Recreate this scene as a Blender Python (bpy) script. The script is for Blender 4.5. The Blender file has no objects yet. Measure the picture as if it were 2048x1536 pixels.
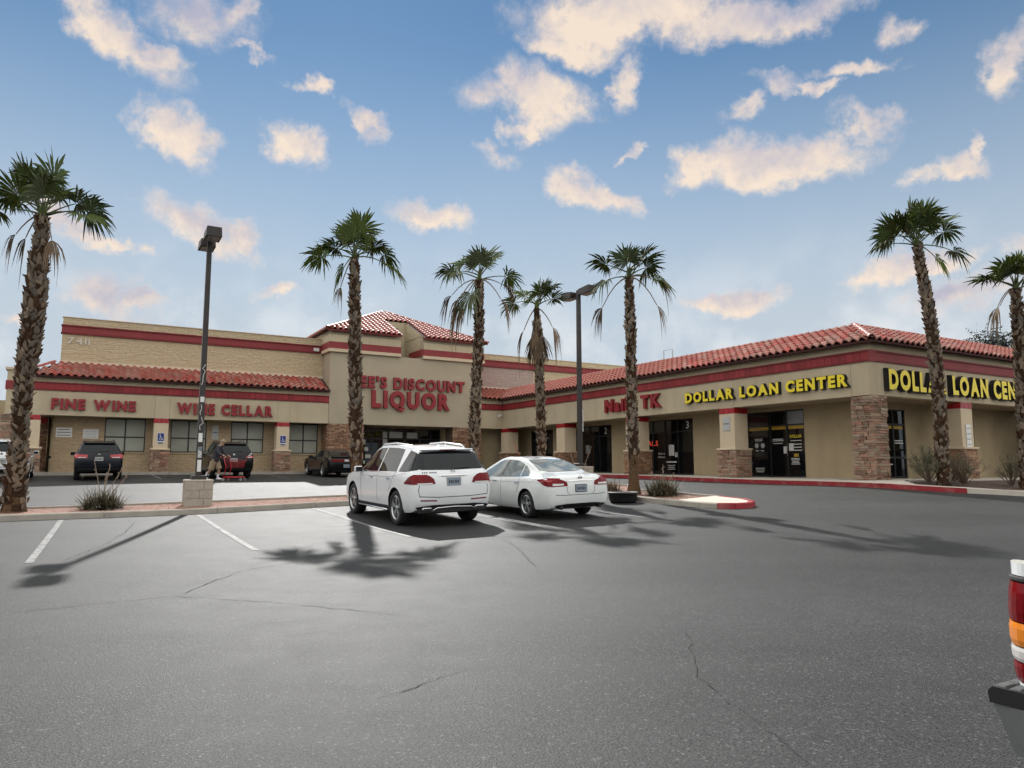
import bpy, bmesh, math, random
import numpy as np
from mathutils import Vector, Matrix
from mathutils.bvhtree import BVHTree
R = math.radians
sc = bpy.context.scene
COL = sc.collection

# ------------------------------------------------------------------ camera
cam_d = bpy.data.cameras.new('camera')
cam_d.sensor_width = 36.0
cam_d.lens = 25.79
cam_d.clip_start = 0.05
cam_d.clip_end = 6000
cam = bpy.data.objects.new('camera', cam_d)
COL.objects.link(cam)
cam.location = (0, 0, 1.5)
cam.rotation_euler = (R(90 + 6.539), 0, 0)
sc.camera = cam

# ------------------------------------------------------------------ light
EXPO = 1.0
SKY = 0.10
SUN_AZ, SUN_EL = -14.0, 35.0
sc.view_settings.view_transform = 'Standard'
sc.view_settings.look = 'None'
sc.view_settings.exposure = EXPO
sc.view_settings.gamma = 1.0
cy = sc.cycles
cy.max_bounces = 4; cy.diffuse_bounces = 2; cy.glossy_bounces = 2; cy.transmission_bounces = 2; cy.transparent_max_bounces = 2; cy.volume_bounces = 0
cy.caustics_reflective = False; cy.caustics_refractive = False
cy.use_adaptive_sampling = True; cy.adaptive_threshold = 0.03
cy.sample_clamp_indirect = 6.0
cy.use_denoising = True
try: cy.denoiser = 'OPENIMAGEDENOISE'
except Exception: pass
sun_d = bpy.data.lights.new('sun', 'SUN')
sun_d.energy = 2.6
sun_d.angle = R(0.8)
sun_d.color = (1.0, 0.98, 0.95)
sun = bpy.data.objects.new('sun', sun_d)
COL.objects.link(sun)
sdir = Vector((math.sin(R(SUN_AZ)) * math.cos(R(SUN_EL)), math.cos(R(SUN_AZ)) * math.cos(R(SUN_EL)), math.sin(R(SUN_EL))))
sun.rotation_euler = sdir.to_track_quat('Z', 'Y').to_euler()
sun.location = (0, 0, 60)

# ------------------------------------------------------------------ sky: Nishita with cumulus placed by azimuth and elevation
CLOUDS = [(-30.6, 28.8, 5.9, 1.6, -25, 0.9, 0.2), (-27.5, 27.9, 2.3, 1.0, 0, 1, 0.1), (-24.4, 30.8, 5.2, 1.8, 0, 0.75, 0.9), (-21.3, 31.6, 1.4, 1.3, 0, 0.8, 0.4), (-20.0, 29.5, 1.4, 0.4, -20, 0.6, 0.3), (-16.2, 27.7, 1.9, 0.7, 0, 0.85, 0.1), (-25.5, 23.3, 2.8, 1.6, -38, 1, 0.1), (-17.2, 23.4, 3.0, 1.6, -18, 1, 0.2), (-11.9, 26.0, 2.2, 0.7, -22, 0.9, 0.1), (-10.6, 25.1, 1.5, 1.1, 0, 0.6, 0.8), (-6.6, 19.2, 3.8, 1.0, 0, 0.9, 0.4), (-23.7, 17.6, 4.4, 1.4, -10, 0.85, 0.7), (-21.3, 16.9, 1.6, 1.4, -50, 0.9, 0.2), (-31.9, 16.1, 3.5, 0.9, -25, 0.8, 0.3), (-29.1, 15.3, 1.8, 0.5, -5, 0.8, 0.1), (-28.9, 11.5, 3.7, 1.5, -20, 0.75, 0.6), (-26.4, 11.3, 1.9, 0.6, 0, 0.8, 0.1), (-18.6, 12.9, 2.3, 0.7, 0, 0.75, 0.3), (9.7, 32.9, 9.6, 2.3, 0, 1.15, 0.0), (4.4, 31.4, 4.5, 1.2, -10, 0.95, 0.1), (18.4, 31.6, 6.4, 1.8, 0, 1.05, 0.1), (23.5, 31.3, 4.9, 1.3, 0, 0.8, 0.7), (29.1, 28.6, 1.6, 1.0, 0, 0.6, 0.6), (2.3, 28.0, 4.7, 2.4, -15, 1, 0.1), (-2.6, 27.8, 2.9, 1.5, 0, 0.65, 0.3), (0.7, 26.0, 1.8, 1.1, 0, 0.9, 0.1), (8.6, 28.3, 1.4, 2.1, -8, 0.9, 0.1), (26.0, 26.7, 2.5, 0.6, -10, 0.9, 0.1), (21.1, 26.9, 2.9, 0.8, -15, 0.7, 0.4), (23.9, 26.0, 1.4, 0.5, -5, 0.85, 0.1), (18.4, 25.3, 2.2, 0.7, 25, 0.6, 0.3), (26.4, 23.4, 2.8, 0.8, -25, 0.65, 0.4), (20.9, 22.0, 7.1, 1.7, -3, 1.15, 0.1), (14.9, 21.9, 2.8, 1.5, -8, 0.95, 0.1), (31.6, 19.3, 2.4, 0.7, 6, 0.85, 0.2), (33.2, 20.2, 1.2, 0.4, 45, 0.65, 0.3), (35.7, 25.3, 1.6, 2.4, 0, 0.9, 0.3), (6.3, 20.9, 4.5, 1.1, -18, 0.95, 0.1), (8.3, 23.4, 1.0, 0.4, 0, 0.65, 0.2), (17.6, 12.2, 3.8, 1.0, -2, 1.05, 0.05), (29.4, 13.6, 4.3, 0.9, 10, 0.95, 0.1), (31.7, 11.5, 3.8, 1.4, 12, 0.75, 0.9), (35.2, 14.3, 1.5, 0.9, 0, 0.55, 1), (-1.4, 23.9, 1.7, 0.9, 0, 0.55, 0.5), (-34.0, 10.1, 1.6, 0.5, 0, 0.65, 0.3)]
world = bpy.data.worlds.new('World')
sc.world = world
world.use_nodes = True
nt = world.node_tree
nt.nodes.clear()
def WN(t, **k):
    n = nt.nodes.new(t)
    for a, b in k.items():
        setattr(n, a, b)
    return n
def wl(a, b):
    nt.links.new(a, b)
def wmath(op, a, b=None, c=None, clamp=False):
    n = WN('ShaderNodeMath', operation=op, use_clamp=clamp)
    for i, s in enumerate((a, b, c)):
        if s is None:
            continue
        if isinstance(s, (int, float)):
            n.inputs[i].default_value = s
        else:
            wl(s, n.inputs[i])
    return n.outputs[0]
def wramp(v, a, b, lo=0.0, hi=1.0):
    n = WN('ShaderNodeMapRange', interpolation_type='SMOOTHSTEP')
    wl(v, n.inputs[0])
    for i, s in enumerate((a, b, lo, hi)):
        n.inputs[i + 1].default_value = s
    return n.outputs[0]
def wmix(f, a, b, mode='MIX'):
    n = WN('ShaderNodeMix', data_type='RGBA', blend_type=mode)
    for i, s in ((0, f), (6, a), (7, b)):
        if isinstance(s, (int, float)):
            n.inputs[i].default_value = s
        elif isinstance(s, tuple):
            n.inputs[i].default_value = (*s, 1)
        else:
            wl(s, n.inputs[i])
    return n.outputs[2]
def wnoise(vec, scale, detail, rough=0.5, lac=2.0):
    n = WN('ShaderNodeTexNoise')
    wl(vec, n.inputs['Vector'])
    n.inputs['Scale'].default_value = scale
    n.inputs['Detail'].default_value = detail
    n.inputs['Roughness'].default_value = rough
    return n
sky = WN('ShaderNodeTexSky', sky_type='NISHITA')
sky.sun_disc = False
sky.sun_elevation = R(SUN_EL)
sky.sun_rotation = R(SUN_AZ)
sky.altitude = 600
sky.air_density = 1.25
sky.dust_density = 0.05
sky.ozone_density = 2.2
tc = WN('ShaderNodeTexCoord')
dirv = tc.outputs['Generated']
sep = WN('ShaderNodeSeparateXYZ')
wl(dirv, sep.inputs[0])
azn = wmath('MULTIPLY', wmath('ARCTAN2', sep.outputs[0], sep.outputs[1]), 57.29578)
eln = wmath('MULTIPLY', wmath('ARCSINE', sep.outputs[2]), 57.29578)
ae = WN('ShaderNodeCombineXYZ')
wl(azn, ae.inputs[0]); wl(eln, ae.inputs[1])
# domain warp: large billows plus ragged small scale
wn_ = wnoise(dirv, 11.0, 5.0, 0.62)
wsub = WN('ShaderNodeVectorMath', operation='SUBTRACT')
wl(wn_.outputs['Color'], wsub.inputs[0]); wsub.inputs[1].default_value = (0.5, 0.5, 0.5)
wsc = WN('ShaderNodeVectorMath', operation='MULTIPLY')
wl(wsub.outputs[0], wsc.inputs[0]); wsc.inputs[1].default_value = (8.5, 5.5, 0)
wadd = WN('ShaderNodeVectorMath', operation='ADD')
wl(ae.outputs[0], wadd.inputs[0]); wl(wsc.outputs[0], wadd.inputs[1])
dens = grey = up = None
for (ca, ce, sx, sy, ro, st, gr) in CLOUDS:
    mp = WN('ShaderNodeMapping', vector_type='TEXTURE')
    wl(wadd.outputs[0], mp.inputs[0])
    mp.inputs[1].default_value = (ca, ce, 0)
    mp.inputs[2].default_value = (0, 0, R(ro))
    mp.inputs[3].default_value = (sx * 1.22, sy * 1.28, 1)
    ln = WN('ShaderNodeVectorMath', operation='LENGTH')
    wl(mp.outputs[0], ln.inputs[0])
    v = wmath('MULTIPLY_ADD', ln.outputs['Value'], -st, st, clamp=True)
    dens = v if dens is None else wmath('MAXIMUM', dens, v)
    g = wmath('MULTIPLY', v, gr)
    grey = g if grey is None else wmath('MAXIMUM', grey, g)
    sy_ = WN('ShaderNodeSeparateXYZ'); wl(mp.outputs[0], sy_.inputs[0])
    up = wmath('MULTIPLY', sy_.outputs[1], v) if up is None else wmath('MULTIPLY_ADD', sy_.outputs[1], v, up)
# denser cloud added outside the listed part of the sky, lighting the shaded fronts
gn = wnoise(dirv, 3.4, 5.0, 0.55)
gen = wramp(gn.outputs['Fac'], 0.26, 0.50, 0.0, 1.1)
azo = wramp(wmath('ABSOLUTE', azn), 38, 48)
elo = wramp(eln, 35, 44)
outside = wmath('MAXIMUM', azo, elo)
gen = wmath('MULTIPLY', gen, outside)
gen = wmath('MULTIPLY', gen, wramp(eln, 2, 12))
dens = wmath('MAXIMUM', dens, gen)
fb = wnoise(dirv, 34.0, 8.0, 0.66)
fb2 = wnoise(dirv, 9.0, 4.0, 0.55)
# thin, torn edges where the cloud is thin, solid where it is thick
d2 = wmath('ADD', dens, wmath('MULTIPLY', wmath('SUBTRACT', fb.outputs['Fac'], 0.5), wmath('MULTIPLY_ADD', dens, 1.25, 0.34)))
alpha = wramp(d2, 0.05, 0.66)
alpha = wmath('MULTIPLY', alpha, wramp(eln, -1, 4))
K = 1.0 / (SKY * 2 ** EXPO)
def lin(r, g, b, k=K):
    f = lambda c: ((c / 255 + 0.055) / 1.055) ** 2.4 if c > 10 else c / 255 / 12.92
    return (f(r) * k, f(g) * k, f(b) * k)
# pale veil that thickens evenly towards the horizon
veil = wnoise(dirv, 3.5, 4.0, 0.5)
hz = wmath('MULTIPLY', wramp(eln, 34, 6), wmath('MULTIPLY_ADD', veil.outputs['Fac'], 0.35, 0.80), clamp=True)
veil2 = wnoise(dirv, 10.0, 5.0, 0.55)
base = wmix(1.0, sky.outputs[0], (0.31, 0.39, 0.415), 'MULTIPLY')
hcol = wmix(wmath('MULTIPLY', wramp(veil2.outputs['Fac'], 0.42, 0.70), wramp(eln, 20, 8)), lin(197, 208, 219), lin(230, 233, 236))
base = wmix(hz, base, hcol)
tone = wmath('ADD', wmath('MULTIPLY', up, 0.9), wmath('ADD', wmath('MULTIPLY', grey, 1.1), wmath('MULTIPLY', wmath('SUBTRACT', fb2.outputs['Fac'], 0.40), 2.2)))
tone = wmath('ADD', tone, wmath('MULTIPLY', wmath('SUBTRACT', fb.outputs['Fac'], 0.5), -1.1), clamp=True)
ccol = wmix(tone, lin(255, 234, 212), lin(188, 186, 202))
thin = wramp(d2, 0.55, 0.12)
ccol = wmix(wmath('MULTIPLY', thin, 0.55), ccol, lin(232, 226, 228))
# this unseen cloud is whitened and boosted to brighten walls and cars
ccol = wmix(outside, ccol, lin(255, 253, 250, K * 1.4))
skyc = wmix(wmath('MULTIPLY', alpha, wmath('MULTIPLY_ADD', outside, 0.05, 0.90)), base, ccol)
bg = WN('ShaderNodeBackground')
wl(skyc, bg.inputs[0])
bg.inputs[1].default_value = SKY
world.cycles.sampling_method = 'MANUAL'
world.cycles.sample_map_resolution = 256
wo = WN('ShaderNodeOutputWorld')
wl(bg.outputs[0], wo.inputs[0])

# ------------------------------------------------------------------ materials
MATS = {}
def mat(name, col, rough=0.6, metal=0.0, spec=0.5, coat=0.0, rand=0.0, hue=0.0, noise=None, bump=None, col2=None, emit=None, trans=0.0, stain=None):
    """Procedural principled material. noise=(scale, amount), bump=(scale, strength, distance), rand = per-object value spread."""
    if name in MATS:
        return MATS[name]
    m = bpy.data.materials.new(name)
    m.use_nodes = True
    MATS[name] = m
    t = m.node_tree
    N, Lk = t.nodes, t.links
    p = N['Principled BSDF']
    p.inputs['Roughness'].default_value = rough
    p.inputs['Metallic'].default_value = metal
    p.inputs['Specular IOR Level'].default_value = spec
    p.inputs['Coat Weight'].default_value = coat
    p.inputs['Coat Roughness'].default_value = 0.04
    p.inputs['Transmission Weight'].default_value = trans
    p.inputs['Base Color'].default_value = (*col, 1)
    tcn = N.new('ShaderNodeTexCoord')
    src = None
    def mixn(f, a, b, mode='MIX'):
        n = N.new('ShaderNodeMix'); n.data_type = 'RGBA'; n.blend_type = mode
        for i, s in ((0, f), (6, a), (7, b)):
            if isinstance(s, (int, float)): n.inputs[i].default_value = s
            elif isinstance(s, tuple): n.inputs[i].default_value = (*s, 1)
            else: Lk.new(s, n.inputs[i])
        return n.outputs[2]
    if noise or rand or stain:
        src = None
        if noise:
            n1 = N.new('ShaderNodeTexNoise'); Lk.new(tcn.outputs['Object'], n1.inputs['Vector'])
            n1.inputs['Scale'].default_value = noise[0]; n1.inputs['Detail'].default_value = 6; n1.inputs['Roughness'].default_value = 0.6
            c2 = col2 or tuple(c * (1 - noise[1]) for c in col)
            mr = N.new('ShaderNodeMapRange'); Lk.new(n1.outputs['Fac'], mr.inputs[0]); mr.inputs[1].default_value = 0.3; mr.inputs[2].default_value = 0.7
            src = mixn(mr.outputs[0], col, c2)
        if stain:
            n3 = N.new('ShaderNodeTexNoise')
            mp3 = N.new('ShaderNodeMapping'); mp3.inputs[3].default_value = (1, 1, stain[2])
            Lk.new(tcn.outputs['Object'], mp3.inputs[0]); Lk.new(mp3.outputs[0], n3.inputs['Vector'])
            n3.inputs['Scale'].default_value = stain[0]; n3.inputs['Detail'].default_value = 5
            m3 = N.new('ShaderNodeMapRange'); Lk.new(n3.outputs['Fac'], m3.inputs[0]); m3.inputs[1].default_value = 0.5; m3.inputs[2].default_value = 0.75
            m3.inputs[4].default_value = stain[1]
            src = mixn(m3.outputs[0], src if src is not None else col, stain[3] if len(stain) > 3 else tuple(c * 0.55 for c in col))
        if rand:
            oi = N.new('ShaderNodeObjectInfo')
            hs = N.new('ShaderNodeHueSaturation')
            mr2 = N.new('ShaderNodeMapRange'); Lk.new(oi.outputs['Random'], mr2.inputs[0]); mr2.inputs[3].default_value = 1 - rand; mr2.inputs[4].default_value = 1 + rand
            Lk.new(mr2.outputs[0], hs.inputs['Value'])
            if hue:
                w = N.new('ShaderNodeMath'); w.operation = 'MULTIPLY'; Lk.new(oi.outputs['Random'], w.inputs[0]); w.inputs[1].default_value = 7.31
                w2 = N.new('ShaderNodeMath'); w2.operation = 'FRACT'; Lk.new(w.outputs[0], w2.inputs[0])
                mr3 = N.new('ShaderNodeMapRange'); Lk.new(w2.outputs[0], mr3.inputs[0]); mr3.inputs[3].default_value = 0.5 - hue; mr3.inputs[4].default_value = 0.5 + hue
                Lk.new(mr3.outputs[0], hs.inputs['Hue'])
                mr4 = N.new('ShaderNodeMapRange'); Lk.new(w2.outputs[0], mr4.inputs[0]); mr4.inputs[3].default_value = 1.15; mr4.inputs[4].default_value = 0.75
                Lk.new(mr4.outputs[0], hs.inputs['Saturation'])
            if src is not None: Lk.new(src, hs.inputs['Color'])
            else: hs.inputs['Color'].default_value = (*col, 1)
            src = hs.outputs[0]
        Lk.new(src, p.inputs['Base Color'])
    if bump:
        n2 = N.new('ShaderNodeTexNoise'); Lk.new(tcn.outputs['Object'], n2.inputs['Vector'])
        n2.inputs['Scale'].default_value = bump[0]; n2.inputs['Detail'].default_value = 5
        b = N.new('ShaderNodeBump'); b.inputs['Strength'].default_value = bump[1]; b.inputs['Distance'].default_value = bump[2]
        Lk.new(n2.outputs['Fac'], b.inputs['Height']); Lk.new(b.outputs[0], p.inputs['Normal'])
    if emit:
        p.inputs['Emission Color'].default_value = (*emit[0], 1); p.inputs['Emission Strength'].default_value = emit[1]
    return m

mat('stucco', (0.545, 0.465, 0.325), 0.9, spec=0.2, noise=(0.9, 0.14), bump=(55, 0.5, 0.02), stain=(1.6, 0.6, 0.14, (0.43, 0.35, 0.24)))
mat('stucco_tower', (0.46, 0.395, 0.29), 0.9, spec=0.2, noise=(0.7, 0.12), bump=(55, 0.5, 0.02), stain=(0.9, 0.4, 0.15, (0.39, 0.335, 0.245)))
mat('cream', (0.62, 0.51, 0.36), 0.85, spec=0.2, noise=(1.5, 0.08), bump=(60, 0.3, 0.01))
mat('flashing', (0.66, 0.56, 0.42), 0.6, spec=0.3, noise=(3, 0.1))
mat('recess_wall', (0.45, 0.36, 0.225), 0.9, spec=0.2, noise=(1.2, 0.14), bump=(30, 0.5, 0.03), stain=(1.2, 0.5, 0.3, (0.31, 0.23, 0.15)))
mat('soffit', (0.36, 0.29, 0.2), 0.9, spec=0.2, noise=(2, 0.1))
mat('red_band', (0.30, 0.030, 0.034), 0.55, spec=0.35, rand=0.22, noise=(4, 0.18))
mat('red_trim', (0.19, 0.022, 0.026), 0.6, spec=0.3, noise=(3, 0.2))
mat('red_plain', (0.27, 0.045, 0.047), 0.6, spec=0.3, noise=(1.5, 0.18), bump=(40, 0.2, 0.01))
mat('capital_tile', (0.34, 0.012, 0.018), 0.35, spec=0.5, rand=0.15)
mat('grout', (0.55, 0.42, 0.35), 0.9)
mat('roof_tile', (0.41, 0.14, 0.105), 0.5, spec=0.4, rand=0.20, hue=0.012, noise=(9, 0.22))
mat('roof_tile_mass', (0.40, 0.135, 0.102), 0.5, spec=0.4, noise=(5, 0.30))
mat('roof_deck', (0.05, 0.014, 0.012), 0.9)
mat('stone', (0.36, 0.24, 0.165), 0.85, spec=0.25, rand=0.34, hue=0.022, noise=(14, 0.3), bump=(25, 0.7, 0.02))
mat('stone_mass', (0.34, 0.20, 0.125), 0.85, spec=0.25, noise=(5.5, 0.55), bump=(25, 0.7, 0.02))
mat('mortar', (0.12, 0.08, 0.055), 0.95)
mat('glass_dark', (0.005, 0.006, 0.007), 0.03, spec=0.48)
mat('glass_paper', (0.36, 0.375, 0.31), 0.35, spec=0.5, noise=(1.2, 0.22))
mat('black_metal', (0.012, 0.012, 0.013), 0.4, spec=0.5)
mat('bronze_pole', (0.030, 0.024, 0.021), 0.5, spec=0.5, noise=(6, 0.3))
mat('lamp_lens', (0.30, 0.30, 0.28), 0.25, spec=0.5)
mat('concrete', (0.42, 0.385, 0.33), 0.9, spec=0.2, noise=(2.5, 0.2), bump=(40, 0.4, 0.01), stain=(1.6, 0.45, 1.0))
mat('concrete_pale', (0.55, 0.50, 0.43), 0.9, spec=0.2, noise=(3, 0.15), bump=(40, 0.3, 0.01), stain=(1.3, 0.3, 1.0))
mat('kerb_red', (0.33, 0.035, 0.042), 0.75, spec=0.25, noise=(5, 0.3), stain=(3.0, 0.5, 1.0, (0.36, 0.20, 0.17)))
mat('block', (0.40, 0.37, 0.31), 0.92, spec=0.15, rand=0.1, noise=(6, 0.2), bump=(30, 0.6, 0.01))
mat('line_paint', (0.52, 0.52, 0.50), 0.7, spec=0.3)
mat('mulch', (0.13, 0.085, 0.065), 0.95, noise=(20, 0.5), bump=(30, 1.0, 0.05))
mat('rock_bed', (0.36, 0.20, 0.15), 0.95, noise=(25, 0.45), bump=(45, 1.0, 0.03))
mat('white_paint', (0.78, 0.78, 0.76), 0.5)
mat('sign_white', (0.72, 0.72, 0.70), 0.45)
mat('sign_grey', (0.42, 0.44, 0.43), 0.45)
mat('sign_blue', (0.012, 0.02, 0.20), 0.4)
mat('letter_red', (0.29, 0.010, 0.018), 0.42, spec=0.5, noise=(3, 0.25))
mat('letter_red_side', (0.20, 0.010, 0.016), 0.5)
mat('letter_yellow', (0.88, 0.70, 0.02), 0.38, spec=0.5, noise=(3, 0.10))
mat('letter_black', (0.010, 0.010, 0.011), 0.5)
mat('yellow_film', (0.50, 0.30, 0.02), 0.4, noise=(6, 0.4))
mat('print_white', (0.62, 0.62, 0.60), 0.5)
mat('neon_red', (0.5, 0.03, 0.02), 0.4, emit=((1.0, 0.10, 0.05), 0.22))
mat('paper', (0.66, 0.66, 0.62), 0.7, noise=(14, 0.25))
# vehicles
mat('paint_white', (0.80, 0.82, 0.83), 0.22, spec=0.5, coat=0.7)
mat('paint_pearl', (0.76, 0.79, 0.775), 0.22, spec=0.5, coat=0.7)
mat('paint_black', (0.004, 0.0042, 0.005), 0.25, spec=0.3, coat=0.15)
mat('paint_navy', (0.004, 0.006, 0.011), 0.25, spec=0.3, coat=0.15)
mat('paint_teal', (0.02, 0.20, 0.19), 0.3, spec=0.5, coat=0.5)
mat('car_glass', (0.006, 0.009, 0.011), 0.03, spec=0.35)
mat('car_glass_light', (0.16, 0.19, 0.19), 0.05, spec=0.9)  # paler base stands in for reflected sky and the cabin showing through
mat('trim_black', (0.010, 0.010, 0.011), 0.55)
mat('gap', (0.02, 0.02, 0.02), 0.8)
mat('crack_dust', (0.030, 0.030, 0.029), 0.95, spec=0.1)
mat('trunk_fibre', (0.15, 0.092, 0.052), 0.95, spec=0.1, noise=(16, 0.55), bump=(22, 1.0, 0.05))
mat('tyre', (0.012, 0.012, 0.012), 0.8, bump=(60, 0.3, 0.01))
mat('alloy', (0.52, 0.53, 0.55), 0.28, metal=0.85)
mat('chrome', (0.72, 0.72, 0.73), 0.12, metal=1.0)
mat('lens_red', (0.20, 0.002, 0.006), 0.15, spec=0.22, coat=0.0, noise=(9, 0.45))
mat('lens_pink', (0.42, 0.045, 0.05), 0.12, spec=0.4, coat=0.2)
mat('lens_clear', (0.62, 0.60, 0.58), 0.15, spec=0.6, coat=0.5)
mat('lens_amber', (0.75, 0.22, 0.008), 0.15, spec=0.6, coat=0.5)
mat('plate', (0.24, 0.29, 0.34), 0.4)
mat('plate_frame', (0.5, 0.5, 0.5), 0.3, metal=0.5)
mat('bumper_metal', (0.34, 0.35, 0.35), 0.3, metal=0.6)
mat('number_white', (0.60, 0.55, 0.47), 0.6)
mat('step_pad', (0.085, 0.09, 0.09), 0.7, noise=(20, 0.2))
# plants and people
mat('frond', (0.085, 0.120, 0.032), 0.72, spec=0.18, rand=0.35, hue=0.02, noise=(2.5, 0.3))
mat('frond_grey', (0.12, 0.145, 0.075), 0.75, spec=0.18, rand=0.25, noise=(2.5, 0.3))
mat('frond_dead', (0.19, 0.135, 0.085), 0.8, spec=0.2, rand=0.25, noise=(3, 0.35))
mat('trunk', (0.060, 0.036, 0.022), 0.95, spec=0.1, noise=(11, 0.55), bump=(18, 1.0, 0.06))
mat('boot_tan', (0.30, 0.235, 0.17), 0.9, spec=0.15, noise=(9, 0.4))
mat('boot_grey', (0.20, 0.17, 0.14), 0.9, spec=0.15, noise=(9, 0.4))
mat('boot_brown', (0.085, 0.048, 0.028), 0.9, spec=0.15, noise=(9, 0.4))
mat('yucca', (0.085, 0.085, 0.045), 0.7, rand=0.1, noise=(6, 0.4))
mat('yucca_dry', (0.20, 0.155, 0.095), 0.8, noise=(6, 0.4))
mat('stalk', (0.26, 0.20, 0.15), 0.85)
mat('stalk_red', (0.36, 0.07, 0.06), 0.8)
mat('shrub', (0.10, 0.115, 0.060), 0.75, noise=(8, 0.4))
mat('shrub_dry', (0.17, 0.125, 0.075), 0.85, noise=(8, 0.4))
mat('twig', (0.10, 0.07, 0.05), 0.9)
mat('far_leaf', (0.05, 0.065, 0.055), 0.8, noise=(1.0, 0.3))
mat('hill', (0.10, 0.10, 0.105), 0.95, noise=(0.05, 0.2))
mat('skin', (0.42, 0.25, 0.17), 0.55)
mat('jacket', (0.045, 0.045, 0.055), 0.9, noise=(8, 0.3))
mat('jacket_dark', (0.018, 0.018, 0.022), 0.9)
mat('khaki', (0.34, 0.27, 0.17), 0.9, noise=(8, 0.2))
mat('sock', (0.7, 0.7, 0.72), 0.8)
mat('cap_tan', (0.30, 0.24, 0.16), 0.9)
mat('cart_red', (0.45, 0.02, 0.025), 0.4)
mat('cart_grey', (0.3, 0.3, 0.3), 0.5)
mat('rubber_tub', (0.008, 0.008, 0.008), 0.6)

def asphalt_mat():
    m = bpy.data.materials.new('asphalt'); m.use_nodes = True; MATS['asphalt'] = m
    t = m.node_tree; N, Lk = t.nodes, t.links
    p = N['Principled BSDF']
    g = N.new('ShaderNodeNewGeometry')
    def noi(scale, detail=3, rough=0.5, vec=None):
        n = N.new('ShaderNodeTexNoise'); Lk.new(vec or g.outputs['Position'], n.inputs['Vector'])
        n.inputs['Scale'].default_value = scale; n.inputs['Detail'].default_value = detail; n.inputs['Roughness'].default_value = rough
        return n.outputs['Fac']
    def rng(v, a, b, lo, hi, ip='LINEAR'):
        n = N.new('ShaderNodeMapRange'); n.interpolation_type = ip; Lk.new(v, n.inputs[0])
        for i, s in enumerate((a, b, lo, hi)): n.inputs[i + 1].default_value = s
        return n.outputs[0]
    def mth(op, a, b):
        n = N.new('ShaderNodeMath'); n.operation = op
        for i, s in ((0, a), (1, b)):
            if isinstance(s, (int, float)): n.inputs[i].default_value = s
            else: Lk.new(s, n.inputs[i])
        return n.outputs[0]
    fine = noi(75, 3, 0.65)
    vor = N.new('ShaderNodeTexVoronoi'); Lk.new(g.outputs['Position'], vor.inputs['Vector']); vor.inputs['Scale'].default_value = 70
    vc = N.new('ShaderNodeSeparateColor'); Lk.new(vor.outputs['Color'], vc.inputs[0])
    chip = rng(vc.outputs[0], 0.93, 1.0, 0.0, 1.0)
    mid = noi(2.2, 5, 0.6)
    big = noi(0.16, 4, 0.55)
    # wheel-worn bands and oil marks lie along the parking rows
    mp = N.new('ShaderNodeMapping'); mp.inputs[2].default_value = (0, 0, R(-30.3)); mp.inputs[3].default_value = (0.10, 0.55, 1)
    Lk.new(g.outputs['Position'], mp.inputs[0])
    streak = noi(1.0, 4, 0.6, mp.outputs[0])
    fine2 = noi(150, 2, 0.6)
    v = mth('MULTIPLY', rng(fine, 0.30, 0.70, 0.15, 1.85), rng(fine2, 0.32, 0.68, 0.55, 1.45))
    v = mth('MULTIPLY', v, rng(mid, 0.3, 0.7, 0.88, 1.12))
    v = mth('MULTIPLY', v, rng(big, 0.3, 0.7, 0.80, 1.18))
    v = mth('MULTIPLY', v, rng(streak, 0.35, 0.68, 1.10, 0.80))
    oil = noi(0.75, 4, 0.6)
    v = mth('MULTIPLY', v, rng(oil, 0.60, 0.76, 1.0, 0.86))
    v = mth('ADD', mth('MULTIPLY', v, 0.033), mth('MULTIPLY', chip, 0.07))
    cc = N.new('ShaderNodeCombineColor')
    for i, k in enumerate((0.955, 1.0, 0.98)): Lk.new(mth('MULTIPLY', v, k), cc.inputs[i])
    Lk.new(cc.outputs[0], p.inputs['Base Color'])
    Lk.new(rng(mid, 0.3, 0.7, 0.60, 0.65), p.inputs['Roughness'])
    p.inputs['Specular IOR Level'].default_value = 0.145
    b = N.new('ShaderNodeBump'); b.inputs['Strength'].default_value = 0.5; b.inputs['Distance'].default_value = 0.012
    Lk.new(mth('ADD', fine, mth('MULTIPLY', chip, 0.3)), b.inputs['Height']); Lk.new(b.outputs[0], p.inputs['Normal'])
asphalt_mat()

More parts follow.
